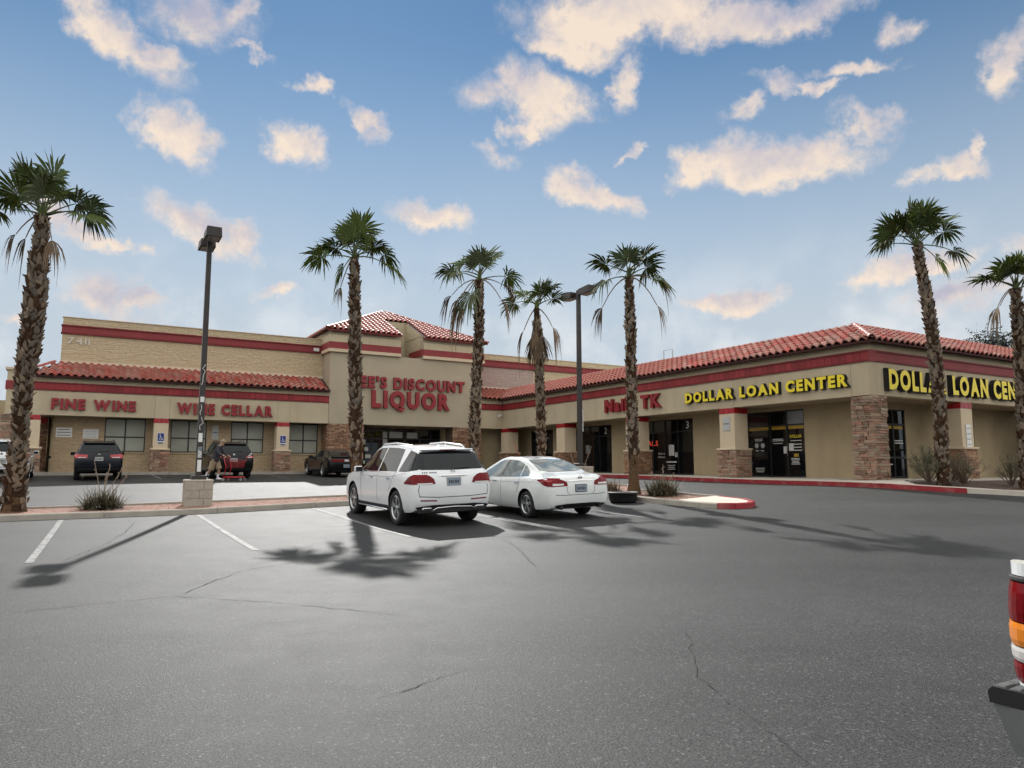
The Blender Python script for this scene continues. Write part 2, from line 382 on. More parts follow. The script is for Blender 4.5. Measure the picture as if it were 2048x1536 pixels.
def split_block_mat(name, c1, c2):
    m = bpy.data.materials.new(name); m.use_nodes = True; MATS[name] = m
    t = m.node_tree; N, Lk = t.nodes, t.links
    p = N['Principled BSDF']; p.inputs['Roughness'].default_value = 0.92; p.inputs['Specular IOR Level'].default_value = 0.15
    tcn = N.new('ShaderNodeTexCoord'); s = N.new('ShaderNodeSeparateXYZ'); Lk.new(tcn.outputs['Object'], s.inputs[0])
    c = N.new('ShaderNodeCombineXYZ'); Lk.new(s.outputs[0], c.inputs[0]); Lk.new(s.outputs[2], c.inputs[1])
    br = N.new('ShaderNodeTexBrick'); Lk.new(c.outputs[0], br.inputs['Vector'])
    br.inputs['Scale'].default_value = 1.0; br.inputs['Brick Width'].default_value = 0.4; br.inputs['Row Height'].default_value = 0.2
    br.inputs['Mortar Size'].default_value = 0.006
    br.inputs['Color1'].default_value = (*c1, 1); br.inputs['Color2'].default_value = (*c2, 1); br.inputs['Mortar'].default_value = (*[x * 0.75 for x in c1], 1)
    n = N.new('ShaderNodeTexNoise'); n.inputs['Scale'].default_value = 6; n.inputs['Detail'].default_value = 8; n.inputs['Roughness'].default_value = 0.7; Lk.new(tcn.outputs['Object'], n.inputs['Vector'])
    mx = N.new('ShaderNodeMix'); mx.data_type = 'RGBA'; mx.blend_type = 'MULTIPLY'; mx.inputs[0].default_value = 0.45
    Lk.new(br.outputs['Color'], mx.inputs[6]); Lk.new(n.outputs['Fac'], mx.inputs[7])
    hs = N.new('ShaderNodeHueSaturation'); hs.inputs['Value'].default_value = 1.3; Lk.new(mx.outputs[2], hs.inputs['Color'])
    Lk.new(hs.outputs[0], p.inputs['Base Color'])
    n2 = N.new('ShaderNodeTexNoise'); n2.inputs['Scale'].default_value = 7; n2.inputs['Detail'].default_value = 6
    mp = N.new('ShaderNodeMapping'); mp.inputs[3].default_value = (0.6, 0.6, 1.6); Lk.new(tcn.outputs['Object'], mp.inputs[0]); Lk.new(mp.outputs[0], n2.inputs['Vector'])
    b = N.new('ShaderNodeBump'); b.inputs['Strength'].default_value = 0.9; b.inputs['Distance'].default_value = 0.08
    Lk.new(n2.outputs['Fac'], b.inputs['Height']); Lk.new(b.outputs[0], p.inputs['Normal'])
split_block_mat('split_block', (0.53, 0.435, 0.285), (0.505, 0.41, 0.268))
split_block_mat('split_block_mauve', (0.43, 0.335, 0.29), (0.40, 0.31, 0.27))
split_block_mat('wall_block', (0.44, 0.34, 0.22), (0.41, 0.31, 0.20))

# ------------------------------------------------------------------ helpers
class MB:
    def __init__(s):
        s.v, s.f, s.m = [], [], []
    def add(s, vs, fs, mi=0):
        o = len(s.v)
        s.v += [tuple(v) for v in vs]
        s.f += [tuple(i + o for i in f) for f in fs]
        s.m += [mi] * len(fs)
        return s
    def box(s, x0, x1, y0, y1, z0, z1, mi=0):
        vs = [(x, y, z) for z in (z0, z1) for y in (y0, y1) for x in (x0, x1)]
        return s.add(vs, [(0, 2, 3, 1), (4, 5, 7, 6), (0, 1, 5, 4), (2, 6, 7, 3), (0, 4, 6, 2), (1, 3, 7, 5)], mi)
    def rbox(s, x0, x1, y0, y1, z0, z1, r=0.02, mi=0):
        """box with chamfered edges"""
        bm = bmesh.new()
        bmesh.ops.create_cube(bm, size=1)
        for v in bm.verts:
            v.co = Vector((x0 + (v.co.x + .5) * (x1 - x0), y0 + (v.co.y + .5) * (y1 - y0), z0 + (v.co.z + .5) * (z1 - z0)))
        bmesh.ops.bevel(bm, geom=bm.edges[:], offset=r, segments=1, affect='EDGES')
        s.bm(bm, mi)
        return s
    def bm(s, bm, mi=0):
        bm.verts.index_update()
        s.add([v.co[:] for v in bm.verts], [[v.index for v in f.verts] for f in bm.faces], mi)
        bm.free()
        return s
    def quad(s, a, b, c, d, mi=0):
        return s.add([a, b, c, d], [(0, 1, 2, 3)], mi)
    def prism(s, poly, x0, x1, axis='x', mi=0):
        """poly: list of 2D points in the plane normal to axis (x: (y,z), y: (x,z), z: (x,y))"""
        n = len(poly)
        P = {'x': lambda t, p: (t, p[0], p[1]), 'y': lambda t, p: (p[0], t, p[1]), 'z': lambda t, p: (p[0], p[1], t)}[axis]
        vs = [P(x0, p) for p in poly] + [P(x1, p) for p in poly]
        return s.add(vs, [tuple(range(n))[::-1], tuple(range(n, 2 * n))] + [(i, (i + 1) % n, (i + 1) % n + n, i + n) for i in range(n)], mi)
    def tube(s, pts, rads, n=8, mi=0, cap=True, flat=1.0):
        pts = [Vector(p) for p in pts]
        if not hasattr(rads, '__len__'):
            rads = [rads] * len(pts)
        o = len(s.v)
        up = None
        for i, p in enumerate(pts):
            t = (pts[min(i + 1, len(pts) - 1)] - pts[max(i - 1, 0)]).normalized()
            if up is None:
                up = Vector((0, 0, 1)) if abs(t.z) < 0.9 else Vector((1, 0, 0))
            x = t.cross(up)
            x = x.normalized() if x.length > 1e-6 else Vector((1, 0, 0))
            y = x.cross(t).normalized()
            up = y
            for k in range(n):
                a = 2 * math.pi * k / n
                s.v.append(tuple(p + (x * math.cos(a) + y * math.sin(a) * flat) * rads[i]))
        for i in range(len(pts) - 1):
            for k in range(n):
                s.f.append((o + i * n + k, o + i * n + (k + 1) % n, o + (i + 1) * n + (k + 1) % n, o + (i + 1) * n + k)); s.m.append(mi)
        if cap:
            s.f.append(tuple(o + k for k in range(n))[::-1]); s.m.append(mi)
            s.f.append(tuple(o + (len(pts) - 1) * n + k for k in range(n))); s.m.append(mi)
        return s
    def lathe(s, prof, n=24, axis='z', c=(0, 0, 0), mi=0, close=False):
        o = len(s.v)
        m = len(prof)
        for k in range(n):
            a = 2 * math.pi * k / n
            for r, h in prof:
                if axis == 'z': q = (c[0] + r * math.cos(a), c[1] + r * math.sin(a), c[2] + h)
                elif axis == 'y': q = (c[0] + r * math.cos(a), c[1] + h, c[2] + r * math.sin(a))
                else: q = (c[0] + h, c[1] + r * math.cos(a), c[2] + r * math.sin(a))
                s.v.append(q)
        for k in range(n):
            for i in range(m if close else m - 1):
                j = (i + 1) % m
                s.f.append((o + k * m + i, o + ((k + 1) % n) * m + i, o + ((k + 1) % n) * m + j, o + k * m + j)); s.m.append(mi)
        return s
    def mesh(s, name, mats, off=(0, 0, 0), smooth=False):
        me = bpy.data.meshes.new(name)
        v = np.array(s.v, float).reshape(-1, 3) - np.array(off, float)
        me.from_pydata(v.tolist(), [], s.f)
        for mm in ([mats] if isinstance(mats, str) else mats):
            me.materials.append(MATS[mm])
        me.polygons.foreach_set('material_index', s.m)
        if smooth:
            me.polygons.foreach_set('use_smooth', [True] * len(s.f))
        me.update()
        return me
    def build(s, name, mats, parent=None, off=None, smooth=False, kind=None, fix=False):
        if off is None:
            off = OFF.get(parent.name, (0, 0, 0)) if parent is not None else (0, 0, 0)
        me = s.mesh(name, mats, off, smooth)
        if fix:
            bm = bmesh.new(); bm.from_mesh(me); bmesh.ops.recalc_face_normals(bm, faces=bm.faces[:]); bm.to_mesh(me); bm.free()
        o = bpy.data.objects.new(name, me)
        COL.objects.link(o)
        if parent is not None:
            o.parent = parent
        if kind:
            o['kind'] = kind
        return o
OFF = {}
def tag(o, label=None, cat=None, group=None, kind=None):
    if label: o['label'] = label
    if cat: o['category'] = cat
    if group: o['group'] = group
    if kind: o['kind'] = kind
    return o
def thing(name, label, cat, loc=(0, 0, 0), rot=(0, 0, 0), group=None):
    o = bpy.data.objects.new(name, None)
    o.empty_display_size = 0.3
    COL.objects.link(o)
    o.location = loc
    o.rotation_euler = rot
    return tag(o, label, cat, group)
def inst(name, me, parent, mtx=None, loc=None):
    o = bpy.data.objects.new(name, me)
    COL.objects.link(o)
    o.parent = parent
    if mtx is not None:
        o.matrix_local = mtx
    if loc is not None:
        o.location = loc
    return o
def pchip(xs, ys):
    xs, ys = np.array(xs, float), np.array(ys, float)
    if xs[0] > xs[-1]:
        xs, ys = xs[::-1], ys[::-1]
    h = np.diff(xs); d = np.diff(ys) / h
    m = np.zeros(len(xs)); m[0], m[-1] = d[0], d[-1]
    for i in range(1, len(xs) - 1):
        if d[i - 1] * d[i] > 0:
            w1, w2 = 2 * h[i] + h[i - 1], h[i] + 2 * h[i - 1]
            m[i] = (w1 + w2) / (w1 / d[i - 1] + w2 / d[i])
    def f(x):
        x = min(max(x, xs[0]), xs[-1])
        i = min(max(int(np.searchsorted(xs, x)) - 1, 0), len(xs) - 2)
        t = (x - xs[i]) / h[i]
        return float((2*t**3-3*t**2+1)*ys[i] + (t**3-2*t**2+t)*h[i]*m[i] + (-2*t**3+3*t**2)*ys[i+1] + (t**3-t**2)*h[i]*m[i+1])
    return f

# ------------------------------------------------------------------ frame of the shopping centre: x = b (along the liquor front), y = a (along the retail wing)
TH = R(30.318)
CX, CY, SW = 12.930, 26.265, 1.0796
A1 = 26.886
DA = Vector((-math.sin(TH), math.cos(TH), 0)); DB = Vector((math.cos(TH), math.sin(TH), 0))
def B(a, b, z=0.0):
    return Vector((CX, CY, SW + z)) + DA * a + DB * b
ROTB = (0, 0, TH)
def walk(a):   # height of the pavement along the fronts, above SW
    return float(np.interp(a, [0, 7, 13.4, 20, 25, 30], [0, .035, .10, .16, .22, .22]))

# ground relief: thin plate spline through levels of the lot
_gp = [(0,0,0),(-15,0,0),(15,0,0),(0,8,.06),(10,8,.12),(-12,9,.1),(24,26,.5),(22,12,.3),(-30,12,.2)]
for a, b, z in [(5.4,-26,.23),(5.4,-24.67,.244),(5.4,-21.56,.27),(5.4,-17.57,.39),(0,-18.1,.20),(2.9,-18.0,.315),(-.7,-15,.29),(8,-25.5,.30),(8,-21.65,.36),(8,-16.75,.47),
                (1,-9.8,.52),(-1.5,-10,.44),(-2.56,-10,.43),(16.5,-22,.88),(20.3,-24.7,1.0),(20.5,-17.4,1.03),(21.5,-13.8,1.05),(25.7,-26,1.15),(25.7,-14,1.17),(25.7,-3,1.16),(25.7,-44,1.15),
                (10.8,-1.6,1.0),(7.8,-1.6,.955),(4.8,-1.6,.91),(2,-1.6,.89),(.3,-1.7,.885),(-.8,-1.9,.87),(-1.7,-1.75,.845),(-2.4,-1.13,.774),(-3.2,-.33,.72),(-3.8,.53,.677),(-4.2,1.13,.616),(-5.6,5,.52),(-6,12,.5)]:
    p = B(a, b); _gp.append((p.x, p.y, z))
_gp = np.array(_gp)
def _U(r2):
    return np.where(r2 > 1e-9, .5 * r2 * np.log(np.maximum(r2, 1e-9)), 0)
_n = len(_gp)
_K = _U(((_gp[:, None, :2] - _gp[None, :, :2]) ** 2).sum(-1)) + np.eye(_n) * 1.0
_P = np.c_[np.ones(_n), _gp[:, :2]]
_w = np.linalg.solve(np.block([[_K, _P], [_P.T, np.zeros((3, 3))]]), np.r_[_gp[:, 2], 0, 0, 0])
def gz(x, y):
    x = min(max(x, -38), 26); y = min(max(y, -6), 52)
    z = float(_U((_gp[:, 0] - x) ** 2 + (_gp[:, 1] - y) ** 2) @ _w[:_n] + _w[_n] + _w[_n + 1] * x + _w[_n + 2] * y)
    return min(max(z, -.1), 1.16)
def G(a, b):
    p = B(a, b)
    return gz(p.x, p.y)
def BG(a, b, dz=0.0):
    p = B(a, b)
    return Vector((p.x, p.y, gz(p.x, p.y) + dz))

# ------------------------------------------------------------------ ground sheet
def build_ground():
    xs = [-3000, -900, -300, -120, -70] + [-56 + .6 * i for i in range(170)] + [60, 120, 300, 900, 3000]
    ys = [-900, -200, -60, -25] + [-12 + .6 * i for i in range(118)] + [75, 120, 300, 900, 3500]
    m = MB()
    for y in ys:
        for x in xs:
            m.v.append((x, y, gz(x, y)))
    nx = len(xs)
    for j in range(len(ys) - 1):
        for i in range(nx - 1):
            m.f.append((j * nx + i, j * nx + i + 1, (j + 1) * nx + i + 1, (j + 1) * nx + i)); m.m.append(0)
    return m.build('ground', 'asphalt', smooth=True, kind='structure')
ground = build_ground()
rnd = random.Random(7)

def ground_strip(name, pts, w, material, dz=0.006, step=0.4, ends=0.0, jitter=0.0):
    """painted line or crack laid on the relief; pts are (a, b)"""
    m = MB()
    P = [Vector((a, b)) for a, b in pts]
    out = []
    for i in range(len(P) - 1):
        k = max(1, int((P[i + 1] - P[i]).length / step))
        for j in range(k):
            out.append(P[i].lerp(P[i + 1], j / k))
    out.append(P[-1])
    for i, p in enumerate(out):
        t = (out[min(i + 1, len(out) - 1)] - out[max(i - 1, 0)])
        t = t.normalized() if t.length > 1e-9 else Vector((1, 0))
        nrm = Vector((-t.y, t.x))
        ww = w * (1 + rnd.uniform(-jitter, jitter)) / 2
        if ends: ww *= min(1, 0.25 + min(i, len(out) - 1 - i) / ends)
        for sgn in (1, -1):
            q = p + nrm * ww * sgn
            m.v.append(tuple(BG(q.x, q.y, dz)))
    for i in range(len(out) - 1):
        m.f.append((2 * i, 2 * i + 1, 2 * i + 3, 2 * i + 2)); m.m.append(0)
    return m.build(name, material, ground, fix=False)

def worn_paint():
    m = MATS['line_paint']; t = m.node_tree; N, Lk = t.nodes, t.links
    p = N['Principled BSDF']
    g = N.new('ShaderNodeNewGeometry')
    n = N.new('ShaderNodeTexNoise'); Lk.new(g.outputs['Position'], n.inputs['Vector']); n.inputs['Scale'].default_value = 9; n.inputs['Detail'].default_value = 7; n.inputs['Roughness'].default_value = 0.7
    mr = N.new('ShaderNodeMapRange'); Lk.new(n.outputs['Fac'], mr.inputs[0]); mr.inputs[1].default_value = 0.36; mr.inputs[2].default_value = 0.58
    mx = N.new('ShaderNodeMix'); mx.data_type = 'RGBA'; Lk.new(mr.outputs[0], mx.inputs[0]); mx.inputs[6].default_value = (0.28, 0.28, 0.27, 1); mx.inputs[7].default_value = (0.085, 0.087, 0.086, 1)
    Lk.new(mx.outputs[2], p.inputs['Base Color'])
worn_paint()
for b0 in (-24.75, -21.65, -18.6, -15.55, -12.6, -27.9):
    ground_strip('parking_line', [(5.15, b0), (-2.9 if b0 < -20 else -2.4, b0 - .25 if b0 < -24 else b0 - .1)], 0.11, 'line_paint')
for b0 in (-27.9, -24.9, -21.9, -19.2, -16.3, -13.3):
    ground_strip('parking_line', [(25.3, b0 + .6), (20.2, b0 + .6)], 0.10, 'line_paint')
def crack(pts, w, seed, n=14):
    r = random.Random(seed)
    out = []
    for i in range(len(pts) - 1):
        for j in range(n):
            t = j / n
            out.append((pts[i][0] + (pts[i + 1][0] - pts[i][0]) * t + r.uniform(-.025, .025), pts[i][1] + (pts[i + 1][1] - pts[i][1]) * t + r.uniform(-.025, .025)))
    out.append(pts[-1])
    ground_strip('crack', out, w * .30, 'crack_dust', 0.005, 0.5, ends=4, jitter=0.8)
for i, (pts, w) in enumerate([([(-7.1, -25.2), (-6.9, -23.4), (-8.0, -22.4), (-9.3, -21.5)], .022), ([(-6.9, -23.4), (-5.2, -22.4), (-4.6, -21.2)], .028),
        ([(3.8, -23.2), (1.6, -23.5), (-.5, -23.9), (-3.0, -24.6)], .028), ([(4.9, -22.6), (4.7, -21.9)], .04), ([(4.8, -19.6), (4.6, -18.9)], .05),
        ([(-10.9, -19.5), (-12.2, -20.6), (-13.6, -21.2)], .016), ([(-3.2, -17.2), (-5.0, -17.8), (-7.5, -18.9)], .02),
        ([(-11.5, -22.7), (-11.2, -21.9)], .02), ([(-2.9, -12.5), (-4.6, -11.6)], .018)]):
    crack(pts, w, 40 + i)

# ------------------------------------------------------------------ kerbs
def resample(pts, step):
    P = [Vector(p) for p in pts]; out = []
    for i in range(len(P) - 1):
        k = max(1, round((P[i + 1] - P[i]).length / step))
        out += [P[i].lerp(P[i + 1], j / k) for j in range(k)]
    return out + [P[-1]]
def kerb_run(parent, pts, side, matf, h=0.15, w=0.15, seg=6, step=0.45, name='kerb'):
    """kerb stones of a few metres each; pts (a, b) is the road edge, side = +1 if the kerb lies left of the run"""
    P = resample(pts, step)
    nr = []
    for i in range(len(P)):
        t = (P[min(i + 1, len(P) - 1)] - P[max(i - 1, 0)]).normalized()
        nr.append(Vector((-t.y, t.x)) * side)
    i = 0
    while i < len(P) - 1:
        j = min(i + seg, len(P) - 1)
        m = MB()
        for k in range(i, j + 1):
            q = P[k].copy(); n = nr[k]
            sh = 0.006 if k == i else (-0.006 if k == j else 0)
            if k in (i, j):
                q += (P[min(k + 1, len(P) - 1)] - P[max(k - 1, 0)]).normalized() * sh
            hh = h + 0.004 * math.sin(i * 1.7)
            z = G(q.x, q.y)
            for off, zz in ((-.012, -.12), (0, hh - .025), (.025, hh), (w, hh), (w, -.1)):
                qq = q + n * off
                v = B(qq.x, qq.y); m.v.append((v.x, v.y, z + zz))
        L = j - i + 1
        for k in range(L - 1):
            for e in range(4):
                m.f.append((k * 5 + e, k * 5 + e + 1, (k + 1) * 5 + e + 1, (k + 1) * 5 + e)); m.m.append(0)
        m.f += [tuple(range(5))[::-1], tuple((L - 1) * 5 + e for e in range(5))]; m.m += [0, 0]
        mid = P[(i + j) // 2]
        m.build(name, matf(mid.x, mid.y), parent, fix=True)
        i = j
def fill_poly(name, pts, zf, material, parent=None, kind=None, step=0.6):
    P = resample(pts + [pts[0]], step)[:-1]
    bm = bmesh.new()
    vs = []
    for p in P:
        v = B(p.x, p.y); vs.append(bm.verts.new((v.x, v.y, zf(p.x, p.y))))
    f = bm.faces.new(vs)
    bmesh.ops.triangulate(bm, faces=[f])
    bmesh.ops.recalc_face_normals(bm, faces=bm.faces[:])
    if sum(f.normal.z for f in bm.faces) < 0:
        bmesh.ops.reverse_faces(bm, faces=bm.faces[:])
    m = MB(); m.bm(bm)
    return m.build(name, material, parent, kind=kind)

# planted island between the two halves of the lot, with its finger towards the drive
island = bpy.data.objects.new('planting_island', None); COL.objects.link(island); island['kind'] = 'structure'
ISL = [(5.4, -40), (5.4, -10.35), (4.9, -10.02), (-1.5, -10.02), (-2.05, -9.95), (-2.45, -9.7), (-2.6, -9.3), (-2.35, -8.85), (-1.7, -8.5), (-.6, -8.3), (3.0, -8.2), (4.2, -7.6), (4.9, -7.1), (8.0, -7.1), (8.0, -40)]
for run, sg_ in ((ISL[:4], 6), (ISL[3:10], 1), (ISL[9:], 6)):
    kerb_run(island, run, -1, lambda a, b: 'kerb_red' if (a < -1.9 or (b > -8.75 and a < -.4)) else 'concrete', h=0.15, seg=sg_)
inner = [(5.53, -40), (5.53, -10.2), (4.9, -9.89), (-.5, -9.89), (-.5, -8.45), (3.0, -8.33), (4.2, -7.72), (4.95, -7.22), (7.88, -7.22), (7.88, -40)]
fill_poly('rock_bed', inner, lambda a, b: G(a, b) + .10, 'rock_bed', island)
nose = [(-.5, -9.9), (-1.5, -9.89), (-2.0, -9.82), (-2.33, -9.6), (-2.45, -9.3), (-2.22, -8.95), (-1.63, -8.63), (-.5, -8.43)]
fill_poly('nose_pad', nose, lambda a, b: G(a, b) + .146, 'concrete_pale', island, step=.3)
def gravel():
    r = random.Random(3); m = MB()
    def rock(a, b, s):
        p = BG(a, b, .10)
        vs = [(r.uniform(.6, 1) * s * x, r.uniform(.6, 1) * s * y, r.uniform(.5, .9) * s * z) for x, y, z in ((1, 0, 0), (0, 1, 0), (-1, 0, 0), (0, -1, 0), (0, 0, 1), (0, 0, -1))]
        an = r.uniform(0, 6.3)
        vs = [(p.x + x * math.cos(an) - y * math.sin(an), p.y + x * math.sin(an) + y * math.cos(an), p.z + z) for x, y, z in vs]
        m.add(vs, [(0, 1, 4), (1, 2, 4), (2, 3, 4), (3, 0, 4), (1, 0, 5), (2, 1, 5), (3, 2, 5), (0, 3, 5)], r.choice((0, 0, 1, 2)))
    for _ in range(2600):
        rock(r.uniform(5.6, 7.85), r.uniform(-28, -7.3), r.uniform(.012, .035))
    for _ in range(1100):
        rock(r.uniform(-.4, 5.5), r.uniform(-9.85, -8.5), r.uniform(.012, .035))
    m.build('gravel', ['rock_bed', 'mulch', 'concrete'], island, kind='stuff')
gravel()

# pavements in front of the shops
pave = bpy.data.objects.new('pavement', None); COL.objects.link(pave); pave['kind'] = 'structure'
KB = [(25.7, -1.6), (20, -1.6), (14, -1.6), (10.8, -1.6), (7.8, -1.6), (4.8, -1.6), (2, -1.65), (.3, -1.78), (-.8, -1.85), (-1.7, -1.62), (-2.4, -1.13), (-3.2, -.33), (-3.8, .53), (-4.3, 1.5), (-4.9, 3), (-5.3, 5), (-5.6, 8), (-5.8, 14)]
IN = [(25.7, 1.95), (20, 1.95), (14, 1.95), (10.8, 1.95), (7.8, 1.95), (4.8, 1.95), (2, 1.95), (1.2, 1.2), (.2, .3), (-.6, .0), (-1.35, .15), (-2.1, .8), (-2.7, 1.5), (-3.15, 2.25), (-3.7, 3.6), (-4.1, 5.3), (-4.4, 8.1), (-4.6, 14)]
kerb_run(pave, KB, 1, lambda a, b: 'kerb_red' if (b < .6 and a < 14) else 'concrete_pale', h=.15, w=.16)
def pave_strip():
    m = MB()
    n = 0
    rows = []
    for i in range(len(KB) - 1):
        for t in (0, .5):
            rows.append((Vector(KB[i]).lerp(Vector(KB[i + 1]), t), Vector(IN[i]).lerp(Vector(IN[i + 1]), t)))
    rows.append((Vector(KB[-1]), Vector(IN[-1])))
    for k, q in rows:
        d = (q - k).normalized()
        k2 = k + d * .12
        zk = G(k.x, k.y) + .146
        zi = SW + walk(q.x) if q.x > -1 else G(k.x, k.y) + .17
        for t in (0, .5, 1):
            p = k2.lerp(q, t); v = B(p.x, p.y)
            m.v.append((v.x, v.y, zk + (zi - zk) * t))
    for i in range(len(rows) - 1):
        for t in range(2):
            m.f.append((i * 3 + t, i * 3 + t + 1, (i + 1) * 3 + t + 1, (i + 1) * 3 + t)); m.m.append(0)
    m.build('pavement_slab', 'concrete_pale', pave, fix=True)
    m = MB()   # liquor store side
    for b in range(-46, 1, 2):
        for a, t in ((25.82, 0), (A1 + 1.32, 1)):
            v = B(a, b); m.v.append((v.x, v.y, (G(25.7, b) + .146) * (1 - t) + (SW + .22) * t))
    for i in range(23):
        m.f.append((2 * i, 2 * i + 2, 2 * i + 3, 2 * i + 1)); m.m.append(0)
    m.build('pavement_slab', 'concrete', pave, fix=True)
    m = MB()
    v = [B(a, b, z) for a, b, z in ((-.95, .35, .0), (-.95, 13, .0), (1.95, 13, .003), (1.95, .35, .003))]
    m.add([tuple(x) for x in v], [(0, 1, 2, 3)])
    v2 = [B(a, b, -.4) for a, b in ((-.95, .35), (-.95, 13))]
    m.add([tuple(v[0]), tuple(v[1]), tuple(v2[1]), tuple(v2[0])], [(0, 3, 2, 1)])
    m.build('pavement_slab', 'concrete_pale', pave)
pave_strip()
kerb_run(pave, [(25.7, -1.6), (25.7, -46)], -1, lambda a, b: 'concrete', h=.15)
def planter():
    m = MB()
    I2 = resample(IN[10:], .6)
    for p in I2:
        z0 = G(p.x, p.y)
        za = G(p.x - 1.2, p.y) + .16
        for t in (0, .5, 1):
            a = p.x + (-.95 - p.x) * t
            v = B(a, max(p.y, .3)); m.v.append((v.x, v.y, za + (SW - .03 - za) * t - .02))
    for i in range(len(I2) - 1):
        for t in range(2):
            m.f.append((i * 3 + t, i * 3 + t + 1, (i + 1) * 3 + t + 1, (i + 1) * 3 + t)); m.m.append(0)
    o = m.build('planting_bed', 'mulch', None, kind='structure', fix=True)
planter()

# ------------------------------------------------------------------ letters (built-in font turned into meshes, cached)
_LET = {}
def letter(ch, off, depth, mats):
    key = (ch, off, depth, mats)
    if key in _LET:
        return _LET[key]
    cu = bpy.data.curves.new('glyph', 'FONT')
    cu.body = ch; cu.size = 1.0; cu.offset = off; cu.extrude = depth / 2; cu.resolution_u = 3
    ob = bpy.data.objects.new('glyph', cu); COL.objects.link(ob)
    dg = bpy.context.evaluated_depsgraph_get()
    me = bpy.data.meshes.new_from_object(ob.evaluated_get(dg))
    bpy.data.objects.remove(ob); bpy.data.curves.remove(cu)
    me.name = 'letter'
    me.materials.clear()
    for mm in mats:
        me.materials.append(MATS[mm])
    co = np.zeros(len(me.vertices) * 3); me.vertices.foreach_get('co', co); co = co.reshape(-1, 3)
    for p in me.polygons:
        p.material_index = 0 if (p.normal.z > 0.6 or len(mats) == 1) else 1
        p.use_smooth = False
    bb = (co[:, 0].min(), co[:, 0].max(), co[:, 1].min(), co[:, 1].max())
    _LET[key] = (me, bb)
    return _LET[key]
def plane_mtx(face, u, z, d):
    """matrix whose X runs to the reader's right, Y up, Z to the reader; face 'b' looks down -b, face 'a' down -a, in the centre's frame"""
    if face == 'b':
        return Matrix(((0, 0, -1, d), (-1, 0, 0, u), (0, 1, 0, z), (0, 0, 0, 1)))
    return Matrix(((1, 0, 0, u), (0, 0, -1, d), (0, 1, 0, z), (0, 0, 0, 1)))
BW = Matrix.Translation((CX, CY, SW)) @ Matrix.Rotation(TH, 4, 'Z')
def sign(name, label, cat, text, face, u0, u1, z0, z1, d, mats, bold=0.03, depth=0.14, outline=None, xsc=1.0, group=None, gaps=0.13):
    """separate channel letters filling u0..u1 (reader's left to right) and z0..z1 on a wall face at depth d"""
    items, x, caph = [], 0.0, None
    ref = letter('H', bold, depth, mats)[1]
    ch_h = ref[3] - ref[2]
    for c in text:
        if c == ' ':
            x += 0.42; continue
        me, bb = letter(c, bold, depth, mats)
        items.append((c, me, bb, x - bb[0])); x += bb[1] - bb[0] + gaps
    tot = x - gaps
    W = abs(u1 - u0); H = z1 - z0
    sx, sy = W / tot, H / ch_h
    o = thing(name, label, cat, group=group)
    o.matrix_world = BW @ plane_mtx(face, u0, z0, d)
    for c, me, bb, px in items:
        l = inst('letter', me, o, Matrix.Translation((px * sx, -ref[2] * sy, depth / 2)) @ Matrix.Diagonal((sx, sy, 1, 1)))
        if outline:
            me2, b2 = letter(c, bold + outline, depth * .8, ('letter_black',))
            k = inst('backing', me2, l, Matrix.Translation((0, 0, -depth * .22)))
    return o
def flat_text(text, face, u, z, h, d, material, parent, bold=0.0, width=None, name='lettering'):
    items, x = [], 0.0
    m = MB()
    ref = letter('H', bold, 0.004, (material,))[1]
    for c in text:
        if c == ' ':
            x += .35; continue
        me, bb = letter(c, bold, 0.004, (material,))
        m.add([(v.co.x + x - bb[0], v.co.y, v.co.z) for v in me.vertices], [tuple(p.vertices) for p in me.polygons])
        x += bb[1] - bb[0] + .09
    s = h / (ref[3] - ref[2])
    sx = width / (x - .09) if width else s
    o = m.build(name, material, parent, off=(0, 0, 0))
    mt = plane_mtx(face, u, z, d) @ Matrix.Diagonal((sx, s, 1, 1))
    if parent is not None:
        mt = Matrix.Translation(-Vector(OFF.get(parent.name, (0, 0, 0)))) @ mt
    o.matrix_local = mt
    return o

# ------------------------------------------------------------------ the buildings
def btop(name, label, cat, b0, a0, z0=0.0):
    o = thing(name, label, cat, B(a0, b0, z0), ROTB)
    OFF[o.name] = (b0, a0, z0)
    return o
store = btop('liquor_store', 'long tan store with raised hip-roofed tower entrance and red banded parapet', 'store', -12.0, A1)
wing = btop('retail_wing', 'low tan strip of shops with red tile roof, nearest the drive', 'building', 1.0, 1.0)
A2 = A1 + 1.5
AT = A1 - 0.05
def fbox(m, pl, u0, u1, z0, z1, d0, d1, mi=0):
    """box on a facade: pl = ('b', b0) or ('a', a0); d runs into the building"""
    if pl[0] == 'b': m.box(pl[1] + d0, pl[1] + d1, u0, u1, z0, z1, mi)
    else: m.box(u0, u1, pl[1] + d0, pl[1] + d1, z0, z1, mi)
def part(th, name, mats, *boxes, **k):
    m = MB()
    for b in boxes:
        m.box(*b)
    return m.build(name, mats, th, **k)

